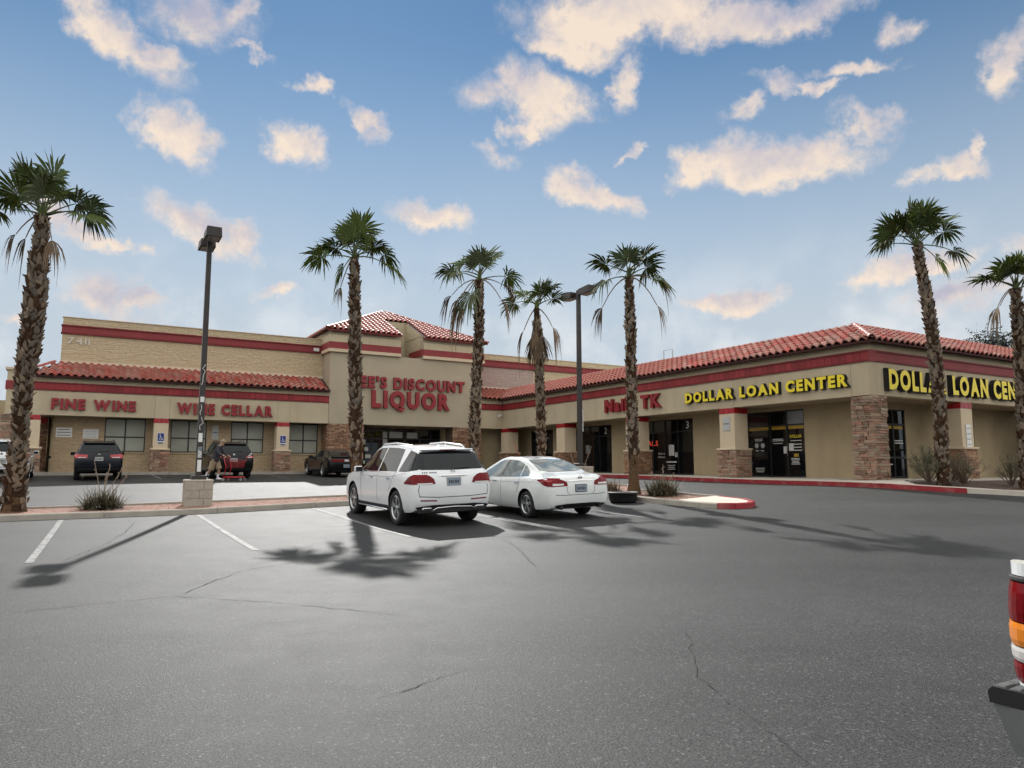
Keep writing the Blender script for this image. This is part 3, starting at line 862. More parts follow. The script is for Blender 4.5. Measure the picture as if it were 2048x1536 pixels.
# --- roof tiles
def tile_mesh(material):
    m = MB()
    W, Ln, n = .34, .44, 8
    prof = [(i / n, .060 * math.sin(2 * math.pi * (i / n) - .5) + .04) for i in range(n + 1)]
    for y, dz in ((0, .060), (Ln, .0)):
        for u, z in prof:
            m.v.append((u * (W + .01), y, z + dz))
    for u, z in prof:
        m.v.append((u * (W + .01), .006, z + .004))
    k = n + 1
    for i in range(n):
        m.f.append((i, i + 1, k + i + 1, k + i)); m.m.append(0)
        m.f.append((2 * k + i, 2 * k + i + 1, i + 1, i)); m.m.append(0)
    return m
TILE = tile_mesh('roof_tile')
TILE_ME = TILE.mesh('tile', 'roof_tile', smooth=False)
_tv = np.array(TILE.v)
def tile_field(origin, u, v, nu, nv, ok, W=.34, E=.36):
    u, v = Vector(u).normalized(), Vector(v).normalized()
    n = u.cross(v)
    out = []
    r = random.Random(int(abs(origin[0] * 100 + origin[1] * 10)) + 1)
    for j in range(nv):
        for i in range(nu):
            p = Vector(origin) + u * (i * W) + v * (j * E)
            c = p + u * W / 2 + v * E / 2
            if not ok(c):
                continue
            M = Matrix((u, v, n)).transposed().to_4x4()
            M.translation = p + n * r.uniform(-.004, .006)
            out.append(M @ Matrix.Rotation(r.gauss(0, .008), 4, 'Z'))
    return out
def place_tiles(th, mats_, limit=300):
    off = Vector(OFF[th.name])
    cl = BW.inverted() @ Vector((0, 0, 1.5))
    mats_ = sorted(mats_, key=lambda M: (M.translation - cl).length)
    for M in mats_[:limit]:
        inst('roof_tile', TILE_ME, th, Matrix.Translation(-off) @ M)
    rest = mats_[limit:]
    if rest:
        m = MB()
        for M in rest:
            A = np.array(M)
            q = _tv @ A[:3, :3].T + A[:3, 3]
            m.add(q.tolist(), TILE.f)
        m.build('roof_tiles', 'roof_tile_mass', th, kind='stuff')
def ridge_caps(th, p0, p1, step=.36, r=.10):
    p0, p1 = Vector(p0), Vector(p1)
    d = (p1 - p0); n = int(d.length / step); d.normalize()
    x = d.cross(Vector((0, 0, 1))).normalized(); z = x.cross(d)
    if not hasattr(ridge_caps, 'me'):
        m = MB(); k = 6
        for y, rr in ((0, r * 1.12), (.42, r * .95)):
            for i in range(k + 1):
                a = math.pi * i / k
                m.v.append((math.cos(a) * rr, y, math.sin(a) * rr * .9))
        for i in range(k + 1):
            a = math.pi * i / k
            m.v.append((math.cos(a) * r * .95, .005, math.sin(a) * r * .9 - .015))
        for i in range(k):
            m.f.append((i + 1, i, k + 1 + i, k + 2 + i)); m.m.append(0)
            m.f.append((2 * k + 2 + i + 1, 2 * k + 2 + i, i, i + 1)); m.m.append(0)
        ridge_caps.me = m.mesh('ridge_tile', 'roof_tile')
    off = Vector(OFF[th.name])
    for i in range(n):
        M = Matrix((x, d, z)).transposed().to_4x4()
        M.translation = p0 + d * (i * step) + z * .06 - off
        inst('ridge_tile', ridge_caps.me, th, M)

# --- ledger stone
STONES = []
for s_ in range(7):
    r = random.Random(s_ + 50)
    bm = bmesh.new(); bmesh.ops.create_cube(bm, size=1)
    for v in bm.verts:
        v.co += Vector((r.uniform(-.03, .03), r.uniform(-.10, .10), r.uniform(-.06, .06)))
    bmesh.ops.bevel(bm, geom=bm.edges[:], offset=.05, segments=1, affect='EDGES')
    m = MB(); m.bm(bm)
    STONES.append((m, m.mesh('stone', 'stone')))
def stone_face(pl, u0, u1, z0, z1, seed, out):
    r = random.Random(seed)
    z = z0
    while z < z1 - .03:
        h = min(r.choice((.065, .08, .09, .105, .12)), z1 - z)
        u = u0 - r.uniform(0, .03)
        while u < u1 - .02:
            w = r.uniform(.14, .46)
            if u + w > u1 - .1: w = u1 - u + r.uniform(-.005, .03)
            pr = r.uniform(.035, .085)
            c = (u + w / 2, z + h / 2)
            if pl[0] == 'b': M = Matrix.Translation((pl[1] - pr / 2 + .02, c[0], c[1])) @ Matrix.Diagonal((pr + .04, w - .012, h - .010, 1))
            else: M = Matrix.Translation((c[0], pl[1] - pr / 2 + .02, c[1])) @ Matrix.Diagonal((w - .012, pr + .04, h - .010, 1))
            out.append((M, r.randrange(7)))
            u += w
        z += h
def place_stones(th, lst, limit=300, parent=None):
    off = Vector(OFF[th.name])
    cl = BW.inverted() @ Vector((0, 0, 1.5))
    lst = sorted(lst, key=lambda t: (t[0].translation - cl).length)
    for M, k in lst[:limit]:
        inst('stone', STONES[k][1], th, Matrix.Translation(-off) @ M)
    m = MB()
    r = random.Random(9)
    for M, k in lst[limit:]:
        A = np.array(M)
        q = np.array(STONES[k][0].v) @ A[:3, :3].T + A[:3, 3]
        m.add(q.tolist(), STONES[k][0].f, r.randrange(4))
    if m.v:
        m.build('stone_veneer', ['stone_mass', 'stone_mass_b', 'stone_mass_c', 'stone_mass_d'], th, kind='stuff')
mat('glass_reflection_tint', (0.30, 0.33, 0.34), 0.08, spec=0.4, noise=(1.5, 0.5))  # pale base colour stands in for a bright reflection on one pane
mat('stone_mass_b', (0.42, 0.27, 0.18), 0.85, spec=0.25, noise=(9, 0.3), bump=(25, 0.7, 0.02))
mat('stone_mass_c', (0.25, 0.14, 0.09), 0.85, spec=0.25, noise=(9, 0.3), bump=(25, 0.7, 0.02))
mat('stone_mass_d', (0.36, 0.20, 0.115), 0.85, spec=0.25, noise=(9, 0.3), bump=(25, 0.7, 0.02))

ZF, ZR0, ZR1, ZS = 3.05, 4.27, 4.69, 5.015
BAND_ME = MB().rbox(0, .294, -.03, .03, 0, .285, .006).mesh('band_tile', 'red_band')
BAND_ME_B = MB().rbox(-.03, .03, 0, .294, 0, .285, .006).mesh('band_tile', 'red_band')
def fascia(th, pl, cuts, tiles=True, reach=.34, stuc='stucco'):
    """stucco fascia panels, red band with its tile course, frieze under the eave. cuts: panel edges along u"""
    u0, u1 = cuts[0], cuts[-1]
    off = OFF[th.name]
    for a, b in zip(cuts[:-1], cuts[1:]):
        m = MB(); fbox(m, pl, a + .006, b - .006, ZF, ZR0, 0, reach); m.build('fascia_panel', stuc, th)
    m = MB(); fbox(m, pl, u0, u1, ZF + .02, ZS - .02, .03, reach - .03); m.build('fascia_backing', 'soffit', th)
    m = MB(); fbox(m, pl, u0 - .0, u1, ZR0, ZR0 + .065, -.05, reach); fbox(m, pl, u0, u1, ZR1 - .07, ZR1, -.06, reach); m.build('band_trim', 'red_trim', th)
    if tiles:
        m = MB(); fbox(m, pl, u0, u1, ZR0 + .065, ZR1 - .07, .0, .1); m.build('band_bed', 'red_trim', th)
        n = int((u1 - u0) / .3)
        for i in range(n):
            u = u0 + i * (u1 - u0) / n
            if pl[0] == 'b': inst('band_tile', BAND_ME_B, th, None, (pl[1] - .004 - off[0], u - off[1], ZR0 + .065))
            else: inst('band_tile', BAND_ME, th, None, (u - off[0], pl[1] - .004 - off[1], ZR0 + .065))
    else:
        m = MB(); fbox(m, pl, u0, u1, ZR0 + .065, ZR1 - .07, -.025, .1); m.build('red_band', 'red_plain', th)
    m = MB(); fbox(m, pl, u0, u1, ZR1, ZS, .0, reach); m.build('frieze', stuc, th)
def pillar(th, b0, b1, a0, a1, stone_top, zb, stones, seed, faces=('b', 'a', 'a')):
    m = MB(); m.box(b0, b1, a0, a1, zb - .5, ZF - .27); m.build('pillar', 'cream', th)
    cap = MB(); cap.box(b0 + .01, b1 - .01, a0 + .01, a1 - .01, ZF - .27, ZF - .002); cap.build('capital', 'grout', th)
    off = OFF[th.name]
    for k in range(3):
        w = (a1 - a0) / 3; t = MB(); t.box(b0 - .012, b0 + .03, a0 + k * w + .008, a0 + (k + 1) * w - .008, ZF - .25, ZF - .02); t.build('capital_tile', 'capital_tile', th)
        w = (b1 - b0) / 3; t = MB(); t.box(b0 + k * w + .008, b0 + (k + 1) * w - .008, a0 - .012, a0 + .03, ZF - .25, ZF - .02); t.build('capital_tile', 'capital_tile', th)
    e = .07
    m = MB(); m.box(b0 - .03, b1 + .03, a0 - .03, a1 + .03, zb - .5, stone_top - .05); m.build('stone_core', 'mortar', th)
    m = MB(); m.rbox(b0 - .13, b1 + .13, a0 - .13, a1 + .13, stone_top - .05, stone_top + .03, .015); m.build('stone_cap', 'cream', th)
    stone_face(('b', b0 - .03), a0 - .09, a1 + .09, zb, stone_top - .05, seed, stones)
    stone_face(('a', a0 - .03), b0 - .06, b1 + .09, zb, stone_top - .05, seed + 1, stones)
def window_unit(th, pl, u0, u1, z0, z1, ucuts, zcuts, pane_mat='glass_dark', fr=.045, name='window', panes=None):
    """black frame with a pane of its own in every cell"""
    us = [u0] + list(ucuts) + [u1]; zs = [z0] + list(zcuts) + [z1]
    m = MB()
    for u in us: fbox(m, pl, u - fr / 2, u + fr / 2, z0 - .002, z1 + .002, -.045, .04)
    for z in zs: fbox(m, pl, u0 - fr / 2 + .001, u1 + fr / 2 - .001, z - fr / 2, z + fr / 2, -.043, .038)
    w = m.build(name, 'black_metal', th)
    for i in range(len(us) - 1):
        for j in range(len(zs) - 1):
            q = MB(); fbox(q, pl, us[i] + fr / 2, us[i + 1] - fr / 2, zs[j] + fr / 2, zs[j + 1] - fr / 2, -.008, .01)
            pm = pane_mat if panes is None else panes.get((i, j), pane_mat)
            q.build('pane', pm, w, off=OFF[th.name])
    return w

# ================= liquor store
def build_store():
    S = store
    tiles, stones = [], []
    zb = .22
    # upper parapet wall behind the tile strip
    part(S, 'wall', 'split_block', (-25.63, -11.87, A2, A2 + .3, 4.8, 7.42), (-25.63, -25.33, A2 + .3, A2 + 34, -.5, 8.25), (-25.6, 22, A2 + 33.7, A2 + 34, -.5, 8.25))
    part(S, 'parapet', 'split_block', (-25.63, -11.87, A2, A2 + .3, 7.90, 8.30), (-1.64, 22, A2, A2 + .3, 7.90, 8.30))
    part(S, 'parapet_cap', 'flashing', (-25.67, -11.87, A2 - .04, A2 + .34, 8.30, 8.335), (-1.64, 22, A2 - .04, A2 + .34, 8.30, 8.335))
    part(S, 'red_band', 'red_plain', (-25.67, -11.87, A2 - .05, A2 + .28, 7.50, 7.83), (-1.64, 22, A2 - .05, A2 + .28, 7.50, 7.83))
    part(S, 'band_trim', 'red_trim', (-25.70, -11.87, A2 - .09, A2 + .29, 7.42, 7.50), (-25.70, -11.87, A2 - .10, A2 + .29, 7.83, 7.90), (-1.64, 22, A2 - .09, A2 + .29, 7.42, 7.50), (-1.64, 22, A2 - .10, A2 + .29, 7.83, 7.90))
    part(S, 'wall', 'split_block_mauve', (-1.64, 3.4, A2, A2 + .3, 4.8, 7.42))
    part(S, 'wall', 'split_block', (3.4, 22, A2 + .004, A2 + .3, 4.8, 7.42))
    part(S, 'flat_roof', 'concrete', (-25.5, 22, A2 + .3, A2 + 33.7, 7.3, 7.5))
    part(S, 'flashing', 'flashing', (-25.63, -11.87, A2 - .03, A2, 5.88, 6.02))
    part(S, 'flashing', 'flashing', (-1.64, 1.6, A2 - .03, A2, 5.88, 6.02))
    # lower front: fascia, recess wall, windows
    pl = ('a', A1)
    fascia(S, pl, [-26.63, -21.18, -20.46, -14.83, -14.13, -11.87])
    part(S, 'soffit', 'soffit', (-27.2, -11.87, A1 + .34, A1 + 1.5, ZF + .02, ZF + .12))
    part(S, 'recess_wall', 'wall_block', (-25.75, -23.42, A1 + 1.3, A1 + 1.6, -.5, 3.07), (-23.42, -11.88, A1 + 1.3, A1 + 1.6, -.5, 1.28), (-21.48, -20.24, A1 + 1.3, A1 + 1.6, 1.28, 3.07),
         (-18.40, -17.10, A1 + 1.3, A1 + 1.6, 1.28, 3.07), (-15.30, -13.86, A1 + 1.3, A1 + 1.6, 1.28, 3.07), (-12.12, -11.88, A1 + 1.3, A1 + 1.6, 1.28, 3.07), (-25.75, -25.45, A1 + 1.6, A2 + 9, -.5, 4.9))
    for u0, u1 in ((-23.40, -21.50), (-20.22, -18.42), (-17.08, -15.32), (-13.84, -12.14)):
        window_unit(S, ('a', A1 + 1.36), u0, u1, 1.30, 3.03, [(u0 + u1) / 2], [2.06], 'glass_paper', fr=.07)
        part(S, 'sill', 'recess_wall', (u0 - .06, u1 + .06, A1 + 1.24, A1 + 1.36, 1.20, 1.262))
    for b0 in (-21.18, -14.83):
        pillar(S, b0, b0 + .70, A1 + .0, A1 + .62, 1.42, zb, stones, int(abs(b0)))
    # end pier at the far end
    pillar(S, -26.95, -26.25, A1 + .0, A1 + .62, 1.42, zb, stones, 77)
    part(S, 'end_pier', 'stucco', (-27.75, -26.64, A1 + .12, A1 + 1.3, ZF, ZR0), (-27.75, -26.64, A1 + .12, A1 + 1.3, ZR1, 5.22))
    part(S, 'end_pier_band', 'red_plain', (-27.80, -26.64, A1 + .07, A1 + 1.3, ZR0, ZR1))
    part(S, 'end_pier_cap', 'cream', (-27.84, -26.66, A1 + .03, A1 + 1.35, 5.22, 5.34))
    part(S, 'stone_core', 'mortar', (-27.85, -27.25, A1 + .25, A1 + 1.2, -.5, ZF), (-26.0, -25.9, A1 + 3.0, A1 + 3.6, -.5, 3.6))
    stone_face(('a', A1 + .25), -27.9, -27.2, zb, ZF, 91, stones)
    part(S, 'stone_core', 'mortar', (-26.75, -26.05, A1 + 2.6, A1 + 3.3, -.5, 3.05))
    stone_face(('a', A1 + 2.6), -26.78, -26.02, zb, 2.75, 92, stones)
    part(S, 'rear_capital', 'capital_tile', (-26.75, -26.05, A1 + 2.55, A1 + 2.6, 2.75, 3.05))
    part(S, 'passage_wall', 'recess_wall', (-34, -25.4, A1 + 12, A1 + 12.3, -.5, 4.6))
    part(S, 'passage_ceiling', 'soffit', (-26.9, -25.4, A1 + .34, A1 + 12, ZF + .03, ZF + .13))
    # tile strip over the lower front
    sl = Vector((0, 1.85, .86)).normalized()
    e0 = A1 - .35
    tiles += tile_field((-27.05, e0, 5.0), (1, 0, 0), sl, 45, 6, lambda c: c.x < -11.95 and c.x > -26.95 + (c.y - e0) * .72 and c.y < A2 - .05)
    m = MB(); m.add([(-27.05, e0 + .02, 4.99), (-11.88, e0 + .02, 4.99), (-11.88, A2, 5.85), (-25.7, A2, 5.85), (-27.05, e0 + .02, 4.93), (-11.88, e0 + .02, 4.93), (-11.88, A2, 4.95), (-25.7, A2, 4.95), (-27.05, A2, 4.97)],
                    [(0, 1, 2, 3), (4, 5, 1, 0), (5, 6, 2, 1), (4, 8, 7, 6, 5), (0, 3, 8), (0, 8, 4)]); m.build('roof_deck', 'roof_deck', S)
    ridge_caps(S, (-27.05, e0, 5.05), (-25.75, A2 - .02, 5.90))
    # short return between tower and retail wing
    fascia(S, pl, [-1.64, -.003])
    tiles += tile_field((-1.62, e0, 5.0), (1, 0, 0), sl, 12, 6, lambda c: c.x < -.3 + (c.y - e0) and c.y < A2 - .05)
    m = MB(); m.add([(-1.64, e0 + .02, 4.99), (-.33, e0 + .02, 4.99), (1.5, A2, 5.85), (-1.64, A2, 5.85)], [(0, 1, 2, 3)]); m.build('roof_deck', 'roof_deck', S)
    part(S, 'recess_wall', 'recess_wall', (-1.64, 2.2, A1 + 1.3, A1 + 1.6, -.5, 3.07))
    # tower
    L0, R0 = -11.87, -1.64
    n0, n1 = -7.43, -5.93
    part(S, 'tower_wall', 'stucco_tower', (L0, R0, AT, AT + .4, ZF, 7.36), (L0, L0 + .3, AT + .4, AT + 10.2, ZF, 8.85), (R0 - .3, R0, AT + .4, AT + 10.2, ZF, 8.85),
         (L0, n0, AT + .004, AT + .4, 7.36, 8.85), (n1, R0, AT + .004, AT + .4, 7.36, 8.85))
    part(S, 'tower_notch', 'stucco', (n0 - .2, n0, AT + .4, AT + 3.0, 7.30, 8.9), (n1, n1 + .2, AT + .4, AT + 3.0, 7.30, 8.9), (n0 - .2, n1 + .2, AT + 3.0, AT + 3.2, 7.30, 10.2), (n0, n1, AT + .4, AT + 3.0, 7.25, 7.33))
    m = MB()
    def rz(k): return 8.85 + .47 * k
    for x in (n0 - .15, n1):
        m.prism([(AT + .2, 8.8), (AT + 3.05, 8.8), (AT + 3.05, rz(3.0) - .02), (AT + .2, rz(.2) - .02)], x, x + .15, 'x')
    m.build('tower_notch_side', 'stucco', S)
    window_unit(S, ('a', AT + 2.98), n0 + .06, n1 - .62, 7.45, 9.75, [], [], 'glass_dark', fr=.08, name='tower_window')
    for (x0, x1) in ((L0 - .16, n0), (n1, R0 + .16)):
        part(S, 'tower_moulding', 'cream', (x0, x1, AT - .17, AT + .0, 7.36, 7.55))
        part(S, 'red_band', 'red_plain', (x0 + .03, x1 - (.03 if x1 > n0 + .1 else 0), AT - .13, AT + .0, 7.55, 7.97))
        part(S, 'tower_upper_trim', 'stucco', (x0 + .05, x1 - (.05 if x1 > n0 + .1 else 0), AT - .10, AT + .0, 7.97, 8.40))
    for x0, x1 in ((L0 - .16, L0), (R0, R0 + .16)):
        part(S, 'tower_moulding', 'cream', (x0, x1, AT, AT + 6, 7.362, 7.548))
        part(S, 'red_band', 'red_plain', (x0 + .03, x1 - .03, AT, AT + 6, 7.552, 7.968))
        part(S, 'tower_upper_trim', 'stucco', (x0 + .05, x1 - .05, AT, AT + 6, 7.972, 8.398))
    part(S, 'red_band', 'red_plain', (n1 - .1, n1, AT - .13, AT + 2.0, 7.552, 7.968))
    # pyramid roof with the slot
    e = .32
    bl, br = L0 - e, R0 + e
    h = (br - bl) / 2; ap = Vector(((bl + br) / 2, AT - e + h, 8.85 + .47 * (h - e)))
    def pz(k): return 8.85 + .47 * k
    m = MB()
    def q(b, k): return (b, AT + k, pz(k))
    k0, k3 = -e, 3.0
    kk = k3 + e
    m.add([q(bl, k0), q(n0, k0), q(n0, k3), q(bl + kk, k3)], [(0, 1, 2, 3)])
    m.add([q(n1, k0), q(br, k0), q(br - kk, k3), q(n1, k3)], [(0, 1, 2, 3)])
    m.add([q(bl + kk, k3), q(br - kk, k3), tuple(ap)], [(0, 1, 2)])
    bk = AT - e + 2 * h
    m.add([(bl, bk, pz(k0)), q(bl, k0), tuple(ap)], [(0, 1, 2)])
    m.add([q(br, k0), (br, bk, pz(k0)), tuple(ap)], [(0, 1, 2)])
    m.add([(br, bk, pz(k0)), (bl, bk, pz(k0)), tuple(ap)], [(0, 1, 2)])
    m.add([q(bl, k0), (bl, bk, pz(k0)), (L0 + .3, bk, pz(k0)), (L0 + .3, AT + .3, pz(k0))], [(0, 1, 2, 3)])
    m.build('tower_roof_deck', 'roof_deck', S)
    sv = Vector((0, 1, .47))
    tiles += tile_field((bl, AT - e, pz(-e) + .005), (1, 0, 0), sv, 34, 16, lambda c: (c.x > bl + (c.y - AT + e) - .05 and c.x < br - (c.y - AT + e) + .05) and not (n0 - .12 < c.x < n1 + .12 and c.y < AT + 3.05) and c.y < ap.y)
    tiles += tile_field((bl, AT - e + 2 * h, pz(-e) + .005), (0, -1, 0), Vector((1, 0, .47)), 34, 16, lambda c: c.y > AT - e + (c.x - bl) - .05 and c.y < bk - (c.x - bl) + .05 and c.x < ap.x)
    tiles += tile_field((br, AT - e, pz(-e) + .005), (0, 1, 0), Vector((-1, 0, .47)), 34, 16, lambda c: c.y > AT - e + (br - c.x) - .05 and c.y < bk - (br - c.x) + .05 and c.x > ap.x)
    ridge_caps(S, q(bl, k0), ap); ridge_caps(S, q(br, k0), ap)
    part(S, 'tower_fascia', 'red_trim', (bl + .02, n0, AT - e + .02, AT - e + .06, pz(-e) - .10, pz(-e) - .005), (n1, br - .02, AT - e + .02, AT - e + .06, pz(-e) - .10, pz(-e) - .005))
    # stone piers and entrance
    for b0, b1, sd in ((L0 + .02, -9.71, 101), (-3.70, R0 - .02, 103)):
        part(S, 'stone_core', 'mortar', (b0, b1, AT + .06, AT + 1.2, -.5, ZF - .002))
        stone_face(('a', AT + .06), b0, b1, zb, ZF, sd, stones)
    stone_face(('b', L0 + .0), AT + .1, AT + 1.2, zb, ZF, 105, stones)
    part(S, 'entrance_ceiling', 'soffit', (-9.71, -3.70, AT + .4, AT + 3.2, ZF + .01, ZF + .1))
    part(S, 'entrance_wall', 'recess_wall', (-9.75, -3.65, AT + 2.06, AT + 2.3, 2.93, 3.06), (-9.72, -9.68, AT + 1.2, AT + 2.1, -.5, 3.05), (-3.74, -3.70, AT + 1.2, AT + 2.1, -.5, 3.05))
    w = window_unit(S, ('a', AT + 2.0), -9.66, -3.74, .24, 2.92, [-8.5, -7.4, -6.3, -5.2, -4.4], [2.3], 'glass_dark', fr=.06, name='entrance')
    r = random.Random(4)
    for (u, z, ww, hh) in ((-9.3, 1.9, .42, .32), (-9.3, 1.5, .2, .3), (-8.95, 1.5, .24, .26), (-9.35, 1.05, .25, .3), (-8.9, 1.05, .4, .24), (-7.3, 2.36, .9, .4), (-6.1, 2.36, .75, .38), (-9.2, .7, .3, .2), (-7.75, 1.9, .3, .85), (-5.1, 1.4, .35, .45)):
        p = MB(); p.box(u, u + ww, AT + 1.985, AT + 1.99, z, z + hh); p.build('poster', 'paper' if u < -8.6 else 'sign_grey', S)
    place_tiles(S, tiles, 300)
    place_stones(S, stones, 300)
build_store()

# ================= retail wing
def build_wing():
    S = wing
    tiles, stones = [], []
    fascia(S, ('b', 0.0), [.03, .78, 6.48, 7.36, 13.0, 13.88, 19.5, 20.4, A1 - .006])
    fascia(S, ('a', 0.0), [.35, .84, 5.72, 6.56, 12.2, 13.9], tiles=False)
    part(S, 'fascia_corner', 'stucco', (.0, .345, .0, .025, ZF, ZR0), (.0, .345, .0, .025, ZR1, ZS))
    part(S, 'fascia_corner_band', 'red_plain', (-.055, .348, -.055, .028, ZR0, ZR1))
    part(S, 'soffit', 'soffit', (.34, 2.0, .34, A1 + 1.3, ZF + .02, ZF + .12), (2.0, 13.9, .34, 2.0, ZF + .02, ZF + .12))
    # roof slopes
    e, rz_, rd = -.35, 6.03, 1.7
    k = (rz_ - 5.0) / (rd - e)
    sl = Vector((1, 0, k)); sa = Vector((0, 1, k))
    tiles += tile_field((e, A1 + 1.8, 5.0), (0, -1, 0), sl, 86, 7, lambda c: c.y > e + (c.x - e) - .05 and c.y < A1 - .35 + (c.x - e) and c.x < rd - .02)
    tiles += tile_field((e, e, 5.0), (1, 0, 0), sa, 42, 7, lambda c: c.x > e + (c.y - e) - .05 and c.y < rd - .02)
    m = MB()
    zt = 5.0 + k * (rd - e)
    far = A1 + 1.5
    m.add([(e + .02, far, 4.985), (e + .02, e + .02, 4.985), (rd, rd, zt - .015), (rd, far, zt - .015)], [(0, 1, 2, 3)])
    m.add([(e + .02, e + .02, 4.985), (14, e + .02, 4.985), (14, rd, zt - .015), (rd, rd, zt - .015)], [(0, 1, 2, 3)])
    m.add([(rd, rd, zt - .015), (rd, far, zt - .015), (rd + .3, far, zt - .7), (rd + .3, rd + .3, zt - .7)], [(3, 2, 1, 0)])
    m.add([(14, rd, zt - .015), (rd, rd, zt - .015), (rd + .3, rd + .3, zt - .7), (14, rd + .3, zt - .7)], [(3, 2, 1, 0)])
    m.add([(e + .02, far, 4.985), (e + .02, e + .02, 4.985), (e + .02, e + .02, 4.92), (e + .02, far, 4.92)], [(3, 2, 1, 0)])
    m.add([(e + .02, e + .02, 4.985), (14, e + .02, 4.985), (14, e + .02, 4.92), (e + .02, e + .02, 4.92)], [(3, 2, 1, 0)])
    m.add([(e + .02, far, 4.92), (e + .02, e + .02, 4.92), (.1, .1, 4.96), (.1, far, 4.96)], [(3, 2, 1, 0)])
    m.add([(e + .02, e + .02, 4.92), (14, e + .02, 4.92), (14, .1, 4.96), (.1, .1, 4.96)], [(3, 2, 1, 0)])
    m.build('roof_deck', 'roof_deck', S, fix=True)
    ridge_caps(S, (e - .02, e - .02, 5.02), (rd, rd, zt), r=.11)
    part(S, 'flat_roof', 'concrete', (rd + .1, 22, rd + .1, A1 + 1.4, 5.2, 5.35))
    part(S, 'rear_wall', 'stucco', (21.7, 22, 1.0, A1 + 1.4, -.5, 5.2), (13.92, 22, .02, .3, -.5, 5.0))
    # recess walls with shopfront openings
    W = 1.9
    fronts = [(4.40, 7.85), (10.95, 14.75), (17.5, 21.4), (23.6, 26.3)]
    walls = MB()
    prev = 1.9
    for lo, hi in fronts:
        walls.box(W, W + .3, prev, lo, -.5, 3.08); walls.box(W, W + .3, lo, hi, 2.92, 3.08); prev = hi
    walls.box(W, W + .3, prev, A1 + 1.3, -.5, 3.08)
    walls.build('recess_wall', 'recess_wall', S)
    rw = MB()
    wins = [(3.45, 5.05), (9.15, 10.25)]
    prev = W + .3
    for lo, hi in wins:
        rw.box(prev, lo, 1.9, 2.2, -.5, 3.08); rw.box(lo, hi, 1.9, 2.2, 2.82, 3.08); prev = hi
    rw.box(prev, 13.9, 1.9, 2.2, -.5, 3.08)
    rw.build('recess_wall', 'recess_wall', S)
    for lo, hi in fronts:
        zb = walk((lo + hi) / 2) + .03
        n = 4
        cuts = [lo + (hi - lo) * t for t in ((.27, .53, .90) if lo < 5 else (.30, .55, .8))]
        window_unit(S, ('b', W + .08), lo + .02, hi - .02, zb, 2.90, cuts, [2.28], 'glass_dark', fr=.07, name='shopfront', panes={(0, 1): 'glass_reflection_tint'} if lo < 5 else None)
    for lo, hi in wins:
        window_unit(S, ('a', 1.98), lo + .02, hi - .02, .04, 2.80, [lo + (hi - lo) * .5], [.85, 2.2], 'glass_dark', fr=.08, name='shop_window')
    # pillars
    for a0, sd in ((6.48, 201), (13.0, 203), (19.5, 205), (26.2, 207)):
        pillar(S, .0, .82, a0, a0 + .86, 1.22 + walk(a0), walk(a0), stones, sd)
    pillar(S, 5.72, 6.54, .0, .82, 1.22, .0, stones, 211)
    for b0, sd in ((.0, 221), (12.3, 223)):
        part(S, 'stone_core', 'mortar', (b0 + .03, b0 + .80, .03, .78, -.4, ZF - .002))
        if b0 < 1: stone_face(('b', .03), -.02, .82, .0, ZF - .01, sd, stones)
        stone_face(('a', .03), b0 - .02, b0 + .84, .0, ZF - .01, sd + 1, stones)
    place_tiles(S, tiles, 300)
    place_stones(S, stones, 300)
    # prints and lights on the glass of the loan shop (last shop before the corner)
    g = W + .08 - .012
    lo, hi = fronts[0]
    for u0, u1 in ((lo + .08, lo + .86), (lo + 1.0, lo + 1.74), (lo + 1.93, lo + 3.02)):
        p = MB(); p.box(g - .004, g, u0, u1, 2.10, 2.24); p.build('window_film', 'yellow_film', S)
    flat_text('DOLLAR', 'b', lo + .80, 1.72, .13, g - .004, 'letter_yellow', S, .02, width=.6)
    r = random.Random(5)
    def lines(u0, w, z0, n, dz, h=.03, material='print_white'):
        for i in range(n):
            ww = w * r.uniform(.75, 1.0)
            p = MB(); p.box(g - .004, g, u0 - w / 2 - ww / 2, u0 - w / 2 + ww / 2, z0 - i * dz, z0 - i * dz + h); p.build('window_print', material, S)
    lines(lo + .80, .62, 1.58, 1, .1); lines(lo + .80, .6, 1.42, 3, .13, .035); lines(lo + .78, .45, .82, 5, .06, .025)
    lines(lo + 1.75, .62, 1.66, 2, .07, .035); lines(lo + 1.78, .66, 1.48, 1, .07, .03)
    lines(lo + 2.75, .5, 1.70, 2, .07, .03); lines(lo + 2.75, .55, .40, 3, .08, .03); lines(lo + 2.7, .2, 1.18, 1, .1, .03); lines(lo + 2.4, .2, 1.18, 1, .1, .03)
    for u in (lo + 2.62, lo + 2.28):
        p = MB(); p.lathe([(0.001, 0), (.09, .001), (.11, .004)], 16, 'x', (g - .006, u, 1.42)); p.build('window_emblem', 'sign_grey', S)
    for u0, u1, z0, z1, mm in ((lo + .62, lo + .86, 1.16, 1.48, 'paper'), (lo + .98, lo + 1.15, 1.06, 1.36, 'paper'), (lo + .38, lo + .62, .90, 1.04, 'yellow_film')):
        p = MB(); p.box(g - .007, g - .003, u0, u1, z0, z1); p.build('notice', mm, S)
    p = MB(); p.box(g - .035, g - .01, lo + .92, lo + .95, .95, 1.35); p.build('door_handle', 'chrome', S)
    # nail shop
    lo, hi = fronts[1]
    flat_text('3', 'b', lo + .55, 2.42, .36, g - .004, 'print_white', S, .01)
    flat_text('NAILS', 'b', hi - .02, 1.60, .26, g - .004, 'neon_red', S, .01, width=1.1)
    flat_text('Walk-ins', 'b', hi - 1.1, 1.12, .11, g - .004, 'print_white', S, .01, width=.62)
    flat_text('Welcome', 'b', hi - 1.1, .95, .11, g - .004, 'print_white', S, .01, width=.6)
    p = MB(); p.box(g - .007, g - .003, lo + 1.45, lo + 1.85, 1.06, 1.62); p.build('notice', 'paper', S)
